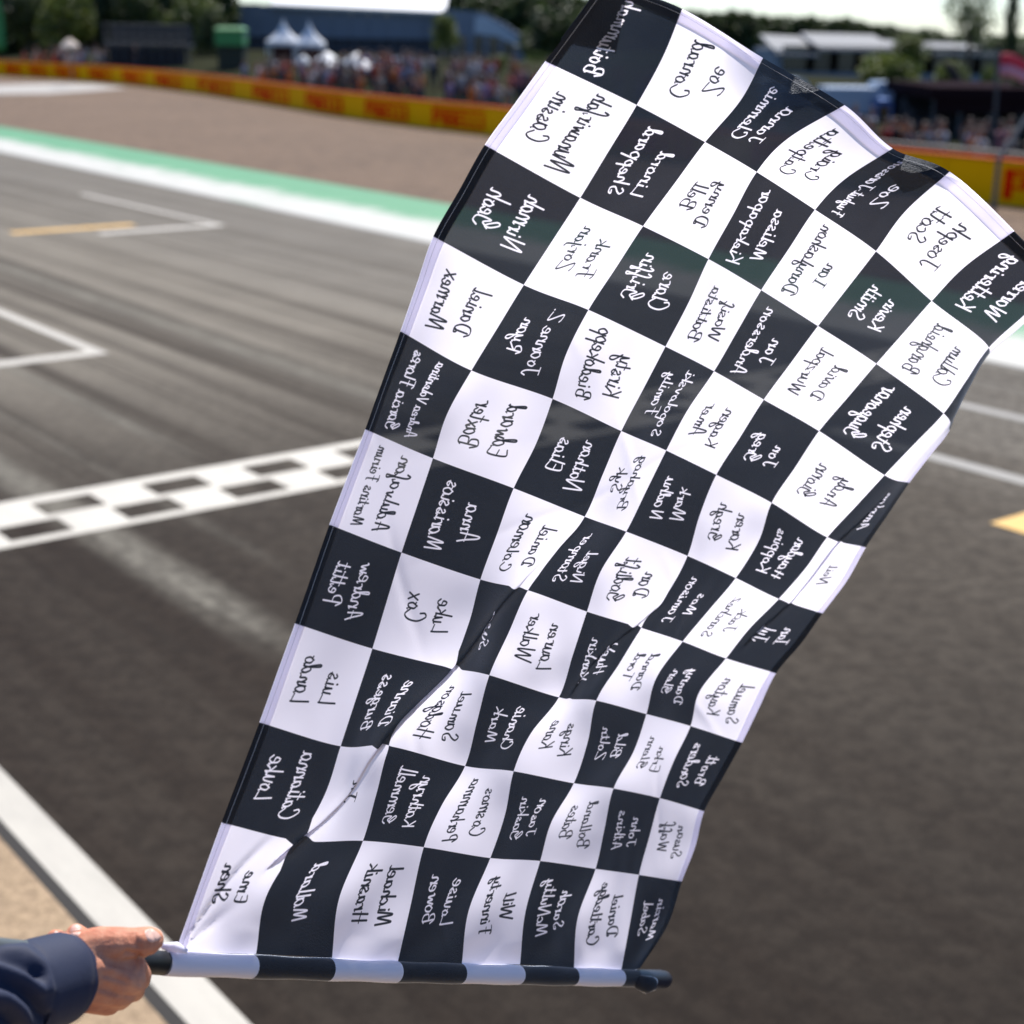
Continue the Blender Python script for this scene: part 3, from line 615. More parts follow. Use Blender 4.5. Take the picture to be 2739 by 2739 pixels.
# metacarpals (back of the hand), near side
chain([(190, 2575, 1.345, .021), (250, 2552, 1.350, .0185), (354, 2588, 1.366, .0130)])
chain([(180, 2600, 1.338, .022), (250, 2590, 1.345, .0195), (352, 2622, 1.357, .0130)])
chain([(180, 2630, 1.338, .022), (245, 2630, 1.345, .0190), (328, 2656, 1.360, .0128)])
chain([(185, 2650, 1.344, .020), (245, 2660, 1.352, .0165), (290, 2682, 1.370, .0118)])
chain([(262, 2560, 1.353, .017), (330, 2560, 1.364, .0125)])
chain([(354, 2598, 1.3635, .0128), (346, 2616, 1.360, .0132), (330, 2642, 1.3605, .0130), (306, 2668, 1.366, .0122)])
chain([(270, 2600, 1.349, .0190), (280, 2650, 1.357, .0165)])
chain([(372, 2608, 1.385, .0108), (348, 2640, 1.383, .0110), (314, 2668, 1.386, .0108), (280, 2682, 1.390, .0100)])
chain([(250, 2640, 1.352, .018), (325, 2625, 1.362, .0150)])
# thumb laid along the pole
chain([(205, 2550, 1.350, .0195), (262, 2530, 1.352, .0172), (308, 2526, 1.353, .0158), (345, 2523, 1.356, .0140), (374, 2520, 1.360, .0136), (394, 2517, 1.366, .0132), (406, 2514, 1.371, .0112)])
chain([(335, 2546, 1.366, .0105), (385, 2530, 1.372, .0100)])
# fingers closing round the pole from below and behind
chain([(354, 2588, 1.366, .0130), (374, 2610, 1.392, .0110), (372, 2622, 1.415, .0105), (335, 2590, 1.425, .0098), (300, 2552, 1.415, .0085)])
chain([(352, 2622, 1.357, .0130), (356, 2648, 1.385, .0112), (335, 2640, 1.412, .0105), (290, 2590, 1.415, .0098), (262, 2540, 1.400, .0085)])
chain([(328, 2656, 1.360, .0128), (318, 2672, 1.388, .0108), (288, 2640, 1.405, .0102), (240, 2560, 1.398, .0098), (214, 2505, 1.376, .0094), (203, 2497, 1.366, .0090)])
chain([(290, 2682, 1.370, .0118), (275, 2684, 1.392, .0098), (240, 2640, 1.398, .0092), (190, 2560, 1.380, .0084), (158, 2512, 1.356, .0080), (146, 2508, 1.350, .0074)])
# wrist, forearm, upper arm (mostly inside the sleeve)
chain([(225, 2612, 1.347, .0270), (150, 2625, 1.330, .0270), (-100, 2690, 1.250, .034), (-450, 2810, 1.140, .041), (-760, 2960, 1.050, .045), (-1100, 3700, .90, .052)], .3)
bm_me = bpy.data.meshes.new('hand_raw'); bmh.to_mesh(bm_me); bmh.free()
tmp = bpy.data.objects.new('tmp_hand', bm_me); COL.objects.link(tmp)
md = tmp.modifiers.new('r', 'REMESH'); md.mode = 'VOXEL'; md.voxel_size = .00115
ms = tmp.modifiers.new('s', 'SMOOTH'); ms.factor = .6; ms.iterations = 10
dg = bpy.context.evaluated_depsgraph_get(); hm = bpy.data.meshes.new_from_object(tmp.evaluated_get(dg))
bpy.data.objects.remove(tmp); bpy.data.meshes.remove(bm_me)
# creases and knuckle relief pressed into the surface
nvh = len(hm.vertices); co = np.empty(nvh * 3, np.float32); hm.vertices.foreach_get('co', co); co = co.reshape(-1, 3).astype(float)
no = np.empty(nvh * 3, np.float32); hm.vertices.foreach_get('normal', no); no = no.reshape(-1, 3).astype(float)
q = (co - CAMP) @ RT; pxx = CX + FPX * q[:, 0] / -q[:, 2]; pyy = CX - FPX * q[:, 1] / -q[:, 2]
dsp = np.zeros(nvh)
def crease(p0, p1, depth, wid):
    global dsp
    p0 = np.array(p0, float); p1 = np.array(p1, float); d = p1 - p0; t_ = np.clip(((pxx - p0[0]) * d[0] + (pyy - p0[1]) * d[1]) / (d @ d), 0, 1)
    D = np.hypot(pxx - p0[0] - t_ * d[0], pyy - p0[1] - t_ * d[1]); fr_ = (no @ TOCAM > -.1)
    dsp += -depth * np.exp(-(D / wid) ** 2) * fr_
for a in (((361, 2498), (368, 2530), .0009, 4), ((354, 2500), (360, 2528), .0006, 3.5), ((395, 2495), (392, 2548), .0007, 5), ((403, 2490), (414, 2520), .0006, 3),
          ((372, 2555), (340, 2548), .0022, 7), ((340, 2548), (318, 2560), .0010, 7), ((372, 2560), (378, 2590), .0015, 6),
          ((350, 2590), (285, 2575), .0010, 9), ((338, 2628), (280, 2610), .0012, 9), ((312, 2660), (262, 2640), .0010, 9), ((368, 2604), (376, 2632), .0010, 6),
          ((270, 2540), (250, 2575), .0006, 10), ((345, 2500), (352, 2522), .0005, 3)):
    crease(*a)
for (x0, y0, a_, w_) in ((362, 2585, .0012, 14), (350, 2622, .0014, 14), (325, 2655, .0012, 13), (375, 2508, .0012, 13), (300, 2590, .0010, 10), (290, 2622, .0008, 10)):
    dsp += a_ * np.exp(-(((pxx - x0) ** 2 + (pyy - y0) ** 2) / w_ ** 2)) * (no @ TOCAM > 0)
dsp *= 1.1
co = co + no * dsp[:, None]; hm.vertices.foreach_set('co', co.astype(np.float32).ravel()); hm.update()
hand = link('body', hm, M_skin, person, True)
# nails: curved plates on the thumb and the two visible fingertips
M_nail = simple('fingernail', (.66, .42, .35), .45, var=.06, scale=60, spec=.35)
hfaces = [(tuple(p.vertices), p.normal.copy()) for p in hm.polygons]
zdep = -q[:, 2]
def nail(cx, cy, ang, L, Wd, zmin, zmax):
    ca, sa = math.cos(ang), math.sin(ang); X = pxx - cx; Y = pyy - cy; a = (X * ca + Y * sa) / L; b_ = (-X * sa + Y * ca) / Wd
    rad = (np.abs(a) ** 3 + np.abs(b_) ** 3) ** (1 / 3)
    inside = (rad < 1.22) & (no @ TOCAM > .12) & (zdep > zmin) & (zdep < zmax)
    keep = [f for f, _ in hfaces if all(inside[v] for v in f)]
    if not keep: return
    used = sorted({v for f in keep for v in f}); mp = {v: i_ for i_, v in enumerate(used)}
    lift = np.clip((1.08 - rad) / .18, -1, 1) * .00075
    vs = [co[v] + no[v] * lift[v] for v in used]
    o_ = obj('fingernail', vs, [tuple(mp[v] for v in f) for f in keep], M_nail, None, True); o_.parent = hand
nail(410, 2498, math.radians(62), 20, 19, 1.30, 1.40)
nail(203, 2488, math.radians(-62), 15, 13, 1.30, 1.40)
nail(150, 2500, math.radians(-50), 9, 8, 1.30, 1.40)
# shirt sleeve
def shirt_mat():
    m, nt, p = newmat('navy_cotton'); o = nt.nodes.new('ShaderNodeTexCoord').outputs['Object']
    c = mixc(nt, noise(nt, o, 14, 4), (.004, .009, .033), (.007, .015, .053)); nt.links.new(c, p.inputs['Base Color']); p.inputs['Roughness'].default_value = .75
    p.inputs['Sheen Weight'].default_value = .05
    bp = nt.nodes.new('ShaderNodeBump'); bp.inputs['Strength'].default_value = .3; bp.inputs['Distance'].default_value = .0008; nt.links.new(math_(nt, 'ADD', math_(nt, 'MULTIPLY', noise(nt, o, 900, 2), .3), math_(nt, 'MULTIPLY', noise(nt, o, 34, 4, .6), 3.0)), bp.inputs['Height']); nt.links.new(bp.outputs[0], p.inputs['Normal']); return m
M_shirt = shirt_mat()
SL = [(172, 2621, 1.343, .0365), (150, 2622, 1.333, .0385), (60, 2648, 1.300, .0395), (-60, 2680, 1.262, .0430), (-250, 2740, 1.20, .048), (-500, 2830, 1.125, .054), (-760, 2960, 1.05, .060), (-900, 3250, .98, .064), (-1100, 3700, .90, .070)]
SP = np.array([at(*p[:3]) for p in SL]); SR = np.array([p[3] for p in SL]); cum = np.r_[0, np.cumsum(np.linalg.norm(np.diff(SP, axis=0), axis=1))]
rows = []; n = 72; ss = np.r_[np.linspace(0, .20, 90), np.linspace(.205, cum[-1], 60)]
def spt(s): return np.array([np.interp(s, cum, SP[:, k]) for k in range(3)])
for s in ss:
    d = spt(min(s + .01, cum[-1])) - spt(max(s - .01, 0)); d /= np.linalg.norm(d); c = spt(s); r0 = np.interp(s, cum, SR)
    u_ = np.cross(d, RT[:, 1]); u_ /= np.linalg.norm(u_); w_ = np.cross(d, u_); row = []
    for k in range(n):
        t_ = 2 * math.pi * k / n; f = 0
        am = np.clip((s - .10) / .05, 0, 1)
        f += am * .0085 * math.sin(3 * t_ + 42 * s + 1.0) * math.sin(26 * s + t_ * 1.0)
        f += am * .0060 * math.sin(5 * t_ - 60 * s) * (0.5 + .5 * math.sin(35 * s + 2 * t_))
        f += .0012 * math.sin(2 * t_ + 20 * s)
        f += -.0016 * math.exp(-((s - .050) / .0016) ** 2) - .0007 * math.exp(-((s - .0055) / .0010) ** 2)
        f += am * -.002
        row.append(c + (u_ * math.cos(t_) * 1.0 + w_ * math.sin(t_) * 1.06) * (r0 + f))
    rows.append(row)
def sleeve_line(p, x, y, pts, amp, wid):
    best = 1e9
    for a, b_ in zip(pts[:-1], pts[1:]):
        dx, dy = b_[0] - a[0], b_[1] - a[1]; t_ = min(1, max(0, ((x - a[0]) * dx + (y - a[1]) * dy) / (dx * dx + dy * dy)))
        best = min(best, math.hypot(x - a[0] - t_ * dx, y - a[1] - t_ * dy))
    return amp * math.exp(-(best / wid) ** 2)
for ri, row in enumerate(rows):
    c = sum(row) / n
    for k in range(n):
        p = row[k]; o_ = (p - c) / np.linalg.norm(p - c)
        if o_ @ TOCAM < -.3: continue
        x, y = px_of(p)
        if x < -260: continue
        d = sleeve_line(p, x, y, [(-200, 2500), (-20, 2545), (60, 2575), (105, 2606)], -.0075, 16)
        d += sleeve_line(p, x, y, [(-200, 2560), (0, 2590), (70, 2618), (112, 2650)], .0050, 14)
        d += sleeve_line(p, x, y, [(-200, 2590), (-10, 2618), (55, 2645), (100, 2690), (118, 2725)], -.0085, 18)
        d += sleeve_line(p, x, y, [(-200, 2655), (10, 2665), (60, 2700), (85, 2760)], .0060, 17)
        d += sleeve_line(p, x, y, [(-200, 2720), (20, 2720), (52, 2760), (60, 2830)], -.0085, 18)
        d += sleeve_line(p, x, y, [(-60, 2535), (70, 2540), (118, 2580), (138, 2650)], .0030, 12)
        row[k] = p + o_ * d
inner = []
for s in (0.0, .012, .03, .05):
    d = spt(s + .01) - spt(max(s - .01, 0)); d /= np.linalg.norm(d); c = spt(s); u_ = np.cross(d, RT[:, 1]); u_ /= np.linalg.norm(u_); w_ = np.cross(d, u_)
    inner.append([c + (u_ * math.cos(2 * math.pi * k / n) + w_ * math.sin(2 * math.pi * k / n) * 1.06) * (np.interp(s, cum, SR) - .0018) for k in range(n)])
rows = inner[::-1] + rows
V_ = [p for r_ in rows for p in r_]; F_ = [(i * n + k, i * n + (k + 1) % n, (i + 1) * n + (k + 1) % n, (i + 1) * n + k) for i in range(len(rows) - 1) for k in range(n)]
obj('shirt_sleeve', V_, F_, M_shirt, person, True)

cs = MB()
for k in range(150):
    for s_ in (.0048,):
        d = spt(s_ + .01) - spt(0); d /= np.linalg.norm(d); c = spt(s_); u_ = np.cross(d, RT[:, 1]); u_ /= np.linalg.norm(u_); w_ = np.cross(d, u_); r0 = np.interp(s_, cum, SR) + .0010
        P2 = [c + (u_ * math.cos(t_) + w_ * math.sin(t_) * 1.06) * r0 for t_ in (2 * math.pi * k / 150, 2 * math.pi * (k + .6) / 150)]
        cs.tube(P2, .00025, 4)
o = cs.build('cuff_stitching', simple('navy_thread', (.02, .035, .12), .6), person); o['kind'] = 'stuff'

# ------------------------------------------------------------------ BARRIER
M_by = simple('yellow_barrier_sheet', (.86, .41, .0), .8, spec=.05, var=.08, scale=.8)
M_bo = simple('orange_barrier_cap', (.34, .06, .012), .8, spec=.05, var=.12, scale=1.5)
M_br = simple('red_lettering', (.72, .018, .0), .8, spec=.05, var=.1)
bar = empty('tyre_barrier', (BAR[10][0], BAR[10][1], 0))
tag(bar, 'long curving yellow tyre barrier with red lettering at the back of the gravel trap', 'barrier')
bp_ = np.array(BAR); bl_ = np.r_[0, np.cumsum(np.linalg.norm(np.diff(bp_, axis=0), axis=1))]
i0 = 3                                                       # length zero is where the left frame edge meets it
def bar_at(s):
    s = s + bl_[i0]; return np.array([np.interp(s, bl_, bp_[:, 0]), np.interp(s, bl_, bp_[:, 1])])
def bar_fr(s):
    a = bar_at(s - .6); b_ = bar_at(s + .6); d = (b_ - a) / np.linalg.norm(b_ - a); nrm = np.array([d[1], -d[0]])
    if nrm @ (-bar_at(s)) < 0: nrm = -nrm
    return bar_at(s), d, nrm
BH = 1.04
s = -bl_[i0]; S_end = bl_[-1] - bl_[i0]; PW = 2.4
while s < S_end - .01:
    e = min(s + PW - .03, S_end); b = MB(); cp = MB()
    for k in range(1):
        (a0, d0, n0), (a1, d1, n1) = bar_fr(s), bar_fr(e)
        v = []
        for (a, nn) in ((a0, n0), (a1, n1)):
            for off, z in ((0, 0), (.02, .5), (0, BH), (-.5, BH), (-.5, 0)): v.append((a[0] + nn[0] * off, a[1] + nn[1] * off, z))
        b.add(v, [(0, 1, 6, 5), (1, 2, 7, 6), (2, 3, 8, 7), (3, 4, 9, 8), (0, 4, 3, 2, 1), (5, 6, 7, 8, 9)])
        v = []
        for (a, nn) in ((a0, n0), (a1, n1)):
            for off, z in ((.03, BH - .012), (.03, BH + .03), (-.40, BH + .034), (-.40, BH + .003), (.01, BH + .003)): v.append((a[0] + nn[0] * off, a[1] + nn[1] * off, z))
        cp.add(v, [(0, 1, 6, 5), (1, 2, 7, 6), (2, 3, 8, 7), (3, 4, 9, 8), (4, 0, 5, 9), (0, 4, 3, 2, 1), (5, 6, 7, 8, 9)])
    b.build('barrier_panel', M_by, bar); cp.build('barrier_cap', M_bo, bar); s += PW
# the word PIRELLI: block strokes, the P with its long bow over the rest
def word_geo():
    R = []                                                  # rectangles x0,x1,z0,z1 in a unit box
    R += [(0, .055, 0, 1), (.055, 1, .87, 1), (.055, .16, .36, .47), (.12, .165, .47, .76), (.055, .12, .68, .76)]
    x = .19
    R += [(x, x + .05, 0, .76)]; x += .075
    R += [(x, x + .045, 0, .76), (x + .045, x + .125, .65, .76), (x + .045, x + .125, .33, .43), (x + .10, x + .14, .43, .65), (x + .09, x + .135, 0, .33)]; x += .16
    R += [(x, x + .045, 0, .76), (x + .045, x + .125, .65, .76), (x + .045, x + .11, .33, .43), (x + .045, x + .125, 0, .11)]; x += .15
    for _ in range(2):
        R += [(x, x + .045, 0, .76), (x + .045, x + .12, 0, .11)]; x += .142
    R += [(x, x + .05, 0, .76)]
    k_ = 1.0 / (x + .05); return [(a * k_, min(1, b_ * k_), c, d) for a, b_, c, d in R]
WG = word_geo()
words = [(.85, 3.0), (3.85, 6.3), (7.3, 10.4), (12.0, 15.4), (17.1, 21.1), (22.9, 27.8), (31.0, 37.3), (41.1, 47.0), (49.8, 54.8), (57.3, 61.3), (63.4, 67.2), (70.0, 74.2), (77.0, 81.0), (84.0, 88.0), (93.35, 97.5), (101, 105)]
for a, e in words:
    b = MB()
    for (x0, x1, z0, z1) in WG:
        for n_ in range(max(1, int((x1 - x0) * 8))):
            m_ = max(1, int((x1 - x0) * 8)); xa = x0 + (x1 - x0) * n_ / m_; xb = x0 + (x1 - x0) * (n_ + 1) / m_
            v = []
            for x in (xa, xb):
                p_, d_, nn = bar_fr(a + (e - a) * x)
                for off in (.0, .05):
                    for z in (.16 + .72 * z0, .16 + .72 * z1): v.append((p_[0] + nn[0] * off, p_[1] + nn[1] * off, z))
            b.add(v, [(2, 3, 7, 6), (0, 1, 3, 2), (4, 6, 7, 5), (1, 5, 7, 3), (0, 2, 6, 4)])
    b.build('lettering', M_br, bar)
# debris rail and stay above the barrier at the right
M_steel = simple('galvanised_steel', (.10, .105, .11), .6, .3)
fence = empty('debris_rail', (13.5, 38.5, 0)); tag(fence, 'grey steel rail on posts along the top of the barrier at the right', 'railing')
b = MB(); b2 = MB()
for s_ in np.arange(70, 112, 1.4):
    p_, d_, nn = bar_fr(s_); p2, _, n2 = bar_fr(s_ + 1.4)
    A = p_ - nn * .7; B = p2 - n2 * .7
    b.tube([(A[0], A[1], 1.16), (B[0], B[1], 1.16)], .06, 6)
    if int(round(s_ * 10)) % 28 == 0:
        MB().tube([(A[0], A[1], 0), (A[0], A[1], 1.2)], .04, 6).build('post', M_steel, fence)
b.build('rail', M_steel, fence)
def place(x, y, D): return wp(x, y, D)
sA = wp(2672, 425, 36.2); sB = wp(2860, 150, 37.5)
mast = empty('stay_mast', (sA[0], sA[1], 0)); tag(mast, 'leaning grey steel stay rising from the barrier at the right edge', 'mast')
MB().tube([(sA[0], sA[1], 0.02), tuple(sA), tuple(sB)], .06, 8).build('stay', M_steel, mast)

# ------------------------------------------------------------------ TERRAIN BEHIND THE BARRIER
M_bank = simple('worn_grass_bank', (.03, .032, .02), 1.0, spec=0.0, var=.5, scale=.4)
bv = []; bf = []; prof = [(1.3, 0.0), (4.0, .25), (9.0, .8), (16.0, 1.3), (34.0, 1.4), (60, .0)]
ns = 0
for s_ in np.arange(-30, 112, 4):
    p_, d_, nn = bar_fr(s_)
    for off, z in prof:
        q_ = p_ - nn * off; kk = np.interp(s_, [60, 85], [1, .1]); bv.append((q_[0], q_[1], z * kk))
    ns += 1
kp = len(prof); bf = [(i * kp + k, i * kp + k + 1, (i + 1) * kp + k + 1, (i + 1) * kp + k) for i in range(ns - 1) for k in range(kp - 1)]
obj('spectator_bank', bv, bf, M_bank, None, True)['kind'] = 'structure'
def bank_z(s_, off): return float(np.interp(off, [p[0] for p in prof], [p[1] for p in prof]) * np.interp(s_, [60, 85], [1, .1]))

# ------------------------------------------------------------------ TREES
M_bark = simple('bark', (.07, .05, .035), .9, var=.3)
LM = [leaf_mat('leaves_dark', (.016, .028, .008), (.060, .085, .018)), leaf_mat('leaves_green', (.05, .075, .014), (.15, .18, .025)), leaf_mat('leaves_pale', (.06, .085, .03), (.14, .17, .06))]
def crown_mesh(seed, n, lobes, leaf, flat=1.0):
    r_ = np.random.default_rng(seed); v = []; f = []
    cs = [];
    for _ in range(lobes):
        a = r_.uniform(0, 2 * math.pi); rad = r_.uniform(0, .55); z = r_.uniform(-.7, .75); w = math.sqrt(max(.05, 1 - z * z))
        cs.append((rad * math.cos(a) * w, rad * math.sin(a) * w, z * .75, r_.uniform(.26, .46)))
    for k in range(n):
        c = cs[r_.integers(len(cs))]; d = r_.normal(size=3); d /= np.linalg.norm(d); p = np.array(c[:3]) + d * c[3] * r_.uniform(.55, 1.0) ** .5
        a = r_.normal(size=3); a /= np.linalg.norm(a); b_ = np.cross(a, r_.normal(size=3)); b_ /= np.linalg.norm(b_); L = leaf * r_.uniform(.5, 1.3)
        i = len(v); v += [p - a * L, p + b_ * L * .6, p + a * L, p - b_ * L * .6]; f.append((i, i + 1, i + 2, i + 3))
    return mesh(v, f, 'crown')
def trunk_mesh():
    b = MB(); b.tube([(0, 0, 0), (.02, .0, .45), (0, .03, 1.0)], [.09, .07, .045], 8)
    b.tube([(.01, 0, .6), (.14, .04, .85), (.26, .05, 1.1)], [.035, .025, .012], 6); b.tube([(.01, .01, .7), (-.12, .08, .95), (-.2, .1, 1.2)], [.035, .025, .012], 6)
    m_ = mesh(b.v, b.f, 'trunk'); return m_
CR = [crown_mesh(1, 2600, 16, .075), crown_mesh(2, 2600, 20, .07), crown_mesh(3, 1100, 22, .06), crown_mesh(4, 3000, 26, .06)]
TM = trunk_mesh(); TM.materials.append(M_bark)
CM = {}
def tree(name, x, ybase_D, xw, ytop, D, lab, crown=0, mat=0, group=None, zb=0.0, low=.18, cat='tree'):
    """x, width and top are read off the photograph, D is the ground distance"""
    top = wp(x, ytop, D); wdt = abs(wp(x + xw / 2, ytop, D)[0] - wp(x - xw / 2, ytop, D)[0]); h = max(1.0, top[2] - zb)
    root = empty(name, (top[0], D, zb)); tag(root, lab, cat, group)
    if (crown, mat) not in CM:
        me_ = CR[crown].copy(); me_.materials.clear(); me_.materials.append(LM[mat]); CM[(crown, mat)] = me_
    c = bpy.data.objects.new('crown', CM[(crown, mat)]); COL.objects.link(c); c.parent = root
    ch = h * (1 - low); c.location = (0, 0, h - ch / 2); c.scale = (wdt / 1.7, wdt / 1.7, ch / 1.95); c.rotation_euler = (0, 0, random.uniform(0, 6))
    t_ = bpy.data.objects.new('trunk', TM); COL.objects.link(t_); t_.parent = root; t_.scale = (h * .35, h * .35, h * .6); return root
G1 = 'trees behind the spectators on the left'
for x, w, top, D, cr, mt, lab in (
    (110, 170, -120, 152, 3, 0, 'tall dark tree behind the pale tree at the far left'),
    (235, 190, -140, 154, 3, 0, 'dark tree between the pale tree and the dark screen'),
    (365, 170, -100, 140, 1, 0, 'dark round tree just above the left half of the dark screen'),
    (470, 170, -120, 145, 0, 0, 'dark tree above the right end of the dark screen'),
    (-60, 190, -160, 150, 0, 0, 'dark tree at the far left edge behind the green banner'),
    (60, 140, -60, 146, 1, 0, 'dark narrow tree between the green banner and the pale tree'),
    (165, 200, -60, 138, 1, 1, 'paler yellow green tree left of the dark screen'),
    (300, 180, -150, 150, 0, 0, 'tall dark tree rising behind the dark screen'),
    (420, 200, -150, 150, 3, 0, 'dark green tree above the middle of the dark screen'),
    (520, 170, -40, 135, 1, 1, 'green tree between the dark screen and the blue hall'),
    (560, 110, 10, 128, 3, 0, 'smaller dark tree hard against the left end of the blue hall')):
    tree('broadleaf_tree', x, 0, w, top, D, lab, cr, mt, G1, .5, .05)
tree('young_tree', 1190, 0, 95, 30, 118, 'young upright tree in front of the hall entrance', 3, 1, None, .8, .25)
for x, w, top, lab in ((1265, 70, 150, 'low yellow green shrub nearer the young tree'), (1330, 80, 142, 'low yellow green shrub nearer the flag')):
    tree('shrub', x, 0, w, top, 100, lab, 3, 1, 'shrubs in front of the hall', 1.0, .05, 'shrub')
tree('broadleaf_tree', 1480, 0, 210, -12, 150, 'big dark tree right of the hall beside the flag corner', 0, 0, None, 0, .05)
tree('broadleaf_tree', 1600, 0, 200, -25, 165, 'big dark tree hidden partly by the flag corner', 3, 0, None, 0, .05)
tree('broadleaf_tree', 2385, 0, 210, 122, 75, 'mid green bushy tree in front of the white roofed hall', 0, 1, None, .3, .15)
tree('broadleaf_tree', 2440, 0, 130, 85, 128, 'small yellow green tree poking over the white roof', 3, 1, None, .3, .2)
tree('broadleaf_tree', 2545, 0, 130, 150, 80, 'small tree beside the dark leaning trunk', 1, 1, None, .3, .15)
tree('slender_tree', 2610, 0, 190, -60, 105, 'tall airy pale tree against the sky at the right', 2, 2, None, .3, .25)
tree('conifer_tree', 2722, 0, 46, -80, 100, 'narrow dark conifer at the right edge of the picture', 3, 0, None, .3, .05)
tree('shrub', 2650, 0, 60, 160, 70, 'yellow green bush left of the small red flag', 1, 1, None, .3, .1, 'shrub')
G2 = 'distant line of trees on the horizon'
tx = 1120; k = 0
prof_t = [(1000, -45), (1400, -35), (1560, -20), (1650, 10), (1850, 30), (1950, 30), (2100, 48), (2250, 55), (2430, 78), (2560, 92), (2739, 112), (2900, 120)]
wood_v = []; wood_f = []; wood_t = MB()
CRV = []
for m_ in (CR[0], CR[1], CR[3]):
    a_ = np.empty(len(m_.vertices) * 3, np.float32); m_.vertices.foreach_get('co', a_); q4 = a_.reshape(-1, 4, 3); c4 = q4.mean(1, keepdims=True); CRV.append(c4 + (q4 - c4) * 1.5)
wv = []
while tx < 2860:
    yt = np.interp(tx, [p[0] for p in prof_t], [p[1] for p in prof_t]) + random.uniform(-16, 0)
    w = random.uniform(100, 150); DD = 300 + random.uniform(-25, 25)
    top = wp(tx, yt, DD); wd = abs(wp(tx + w / 2, yt, DD)[0] - wp(tx - w / 2, yt, DD)[0]); hh = top[2] + 2
    C_ = CRV[k % 3] * np.array([wd / 1.6, wd / 1.6, hh / 1.9]) * np.array([random.choice([-1, 1]), 1, 1]) + np.array([top[0], DD, top[2] - hh / 2]); wv.append(C_.reshape(-1, 3))
    wood_t.tube([(top[0], DD, 0), (top[0], DD, top[2] * .6)], .4, 5)
    tx += random.uniform(24, 36); k += 1
wv = np.concatenate(wv); nq = len(wv) // 4
me = mesh(wv, np.arange(nq * 4).reshape(nq, 4).tolist(), 'distant_woodland'); wd_ = link('distant_woodland', me, LM[0]); wd_['kind'] = 'stuff'
tag(wd_, 'distant dark woodland forming the skyline behind the halls', 'woodland')
wood_t.build('trunk', M_bark, wd_)
hv = []
r_ = np.random.default_rng(5)
for q_ in range(9000):
    px_ = r_.uniform(-200, 640); D_ = 158 + r_.uniform(-3, 3); c_ = wp(px_, 100, D_); z_ = r_.uniform(0, 9.5) ; a = r_.normal(size=3); a /= np.linalg.norm(a); b_ = np.cross(a, r_.normal(size=3)); b_ /= np.linalg.norm(b_); L = .42; p = np.array([c_[0], D_, z_])
    hv += [p - a * L, p + b_ * L * .7, p + a * L, p - b_ * L * .7]
me = mesh(hv, np.arange(len(hv)).reshape(-1, 4).tolist(), 'hedge'); hd = link('undergrowth', me, LM[0]); hd['kind'] = 'stuff'
tag(hd, 'dense dark undergrowth behind the trees at the upper left', 'undergrowth')
# ------------------------------------------------------------------ BUILDINGS
def quad_wall(b, x0, x1, z0, z1, D, mi=0, dep=.3): b.box(((x0 + x1) / 2, D + dep / 2, (z0 + z1) / 2), (abs(x1 - x0), dep, z1 - z0), 0, mi)
M_hall = simple('blue_grey_cladding', (.16, .19, .245), .6, var=.06, scale=.3)
M_hall2 = simple('dark_blue_cladding', (.055, .06, .08), .6, var=.1)
M_roof = simple('white_roof_sheet', (.72, .72, .72), .5, var=.04)
M_pale = simple('pale_blue_cladding', (.42, .48, .56), .5, var=.06)
M_glass = simple('dark_glass', (.02, .025, .03), .15, spec=.8)
D = 160
X = lambda px, D=D: wp(px, 100, D)[0]
Zp = lambda px, py, D: wp(px, py, D)[2]
hall = empty('exhibition_hall', (X(900), D, 0)); tag(hall, 'long blue grey hall with a bright white roof edge behind the marquees', 'building')
xl, xr = X(600), X(1180); zt = Zp(1170, 38, D)
n_p = 12
for i in range(n_p):                                        # cladding panels
    a = xl + (xr - xl) * i / n_p; e = xl + (xr - xl) * (i + 1) / n_p
    top = np.interp((a + e) / 2, [xl, xr], [Zp(600, 6, D), zt]); b = MB(); b.box(((a + e) / 2, D + .15, (top + 2.6) / 2), (e - a - .04, .3, top - 2.6)); b.build('cladding_panel', M_hall, hall)
    b.v
b = MB(); b.box(((xl + xr) / 2, D + 7, zt / 2 - .1), (xr - xl - .4, 13, zt - .3)); b.build('wall', M_hall2, hall)
b = MB()
for i in range(8):
    a = X(868) + (X(1140) - X(868)) * i / 8; b.box((a + .5, D - .05, 1.3), (.22, .3, 2.6))
b.build('door_frame', M_hall2, hall)
b = MB()                                                    # roof: slab leaning back, lit by the sun
v = []
for (x, zz) in ((X(728), Zp(728, 18, D)), (xr + .4, Zp(1178, 38, D))):
    v += [(x, D - .8, zz), (x, D - .8, zz + .25), (x, D + 15, zz + 3.6), (x, D + 15, zz + 3.3)]
b.add(v, [(0, 1, 5, 4), (1, 2, 6, 5), (2, 3, 7, 6), (3, 0, 4, 7), (0, 3, 2, 1), (4, 5, 6, 7)]); b.build('roof', M_roof, hall)
wing = empty('entrance_wing', (X(1290), D - 3, 0)); tag(wing, 'lower pale blue building wing with a sloping roof right of the hall', 'building')
b = MB(); D2 = D - 3
P_ = [(1184, 195), (1184, 24), (1285, 32), (1345, 60), (1395, 95), (1408, 195)]
v = [(wp(x, y, D2)[0], D2, max(0, wp(x, y, D2)[2])) for x, y in P_]; v += [(a, D2 + 9, c) for a, _, c in v]; nP = len(P_)
b.add(v, [tuple(range(nP)), tuple(reversed(range(nP, 2 * nP)))] + [(i, (i + 1) % nP, nP + (i + 1) % nP, nP + i) for i in range(nP)]); b.build('wall', M_hall, wing)
b = MB(); P_ = [(1268, 88), (1272, 44), (1300, 45), (1340, 68), (1385, 100), (1388, 125), (1330, 98)]
v = [(wp(x, y, D2)[0], D2 - .12, wp(x, y, D2)[2]) for x, y in P_]; v += [(a, D2 + .05, c) for a, _, c in v]; nP = len(P_)
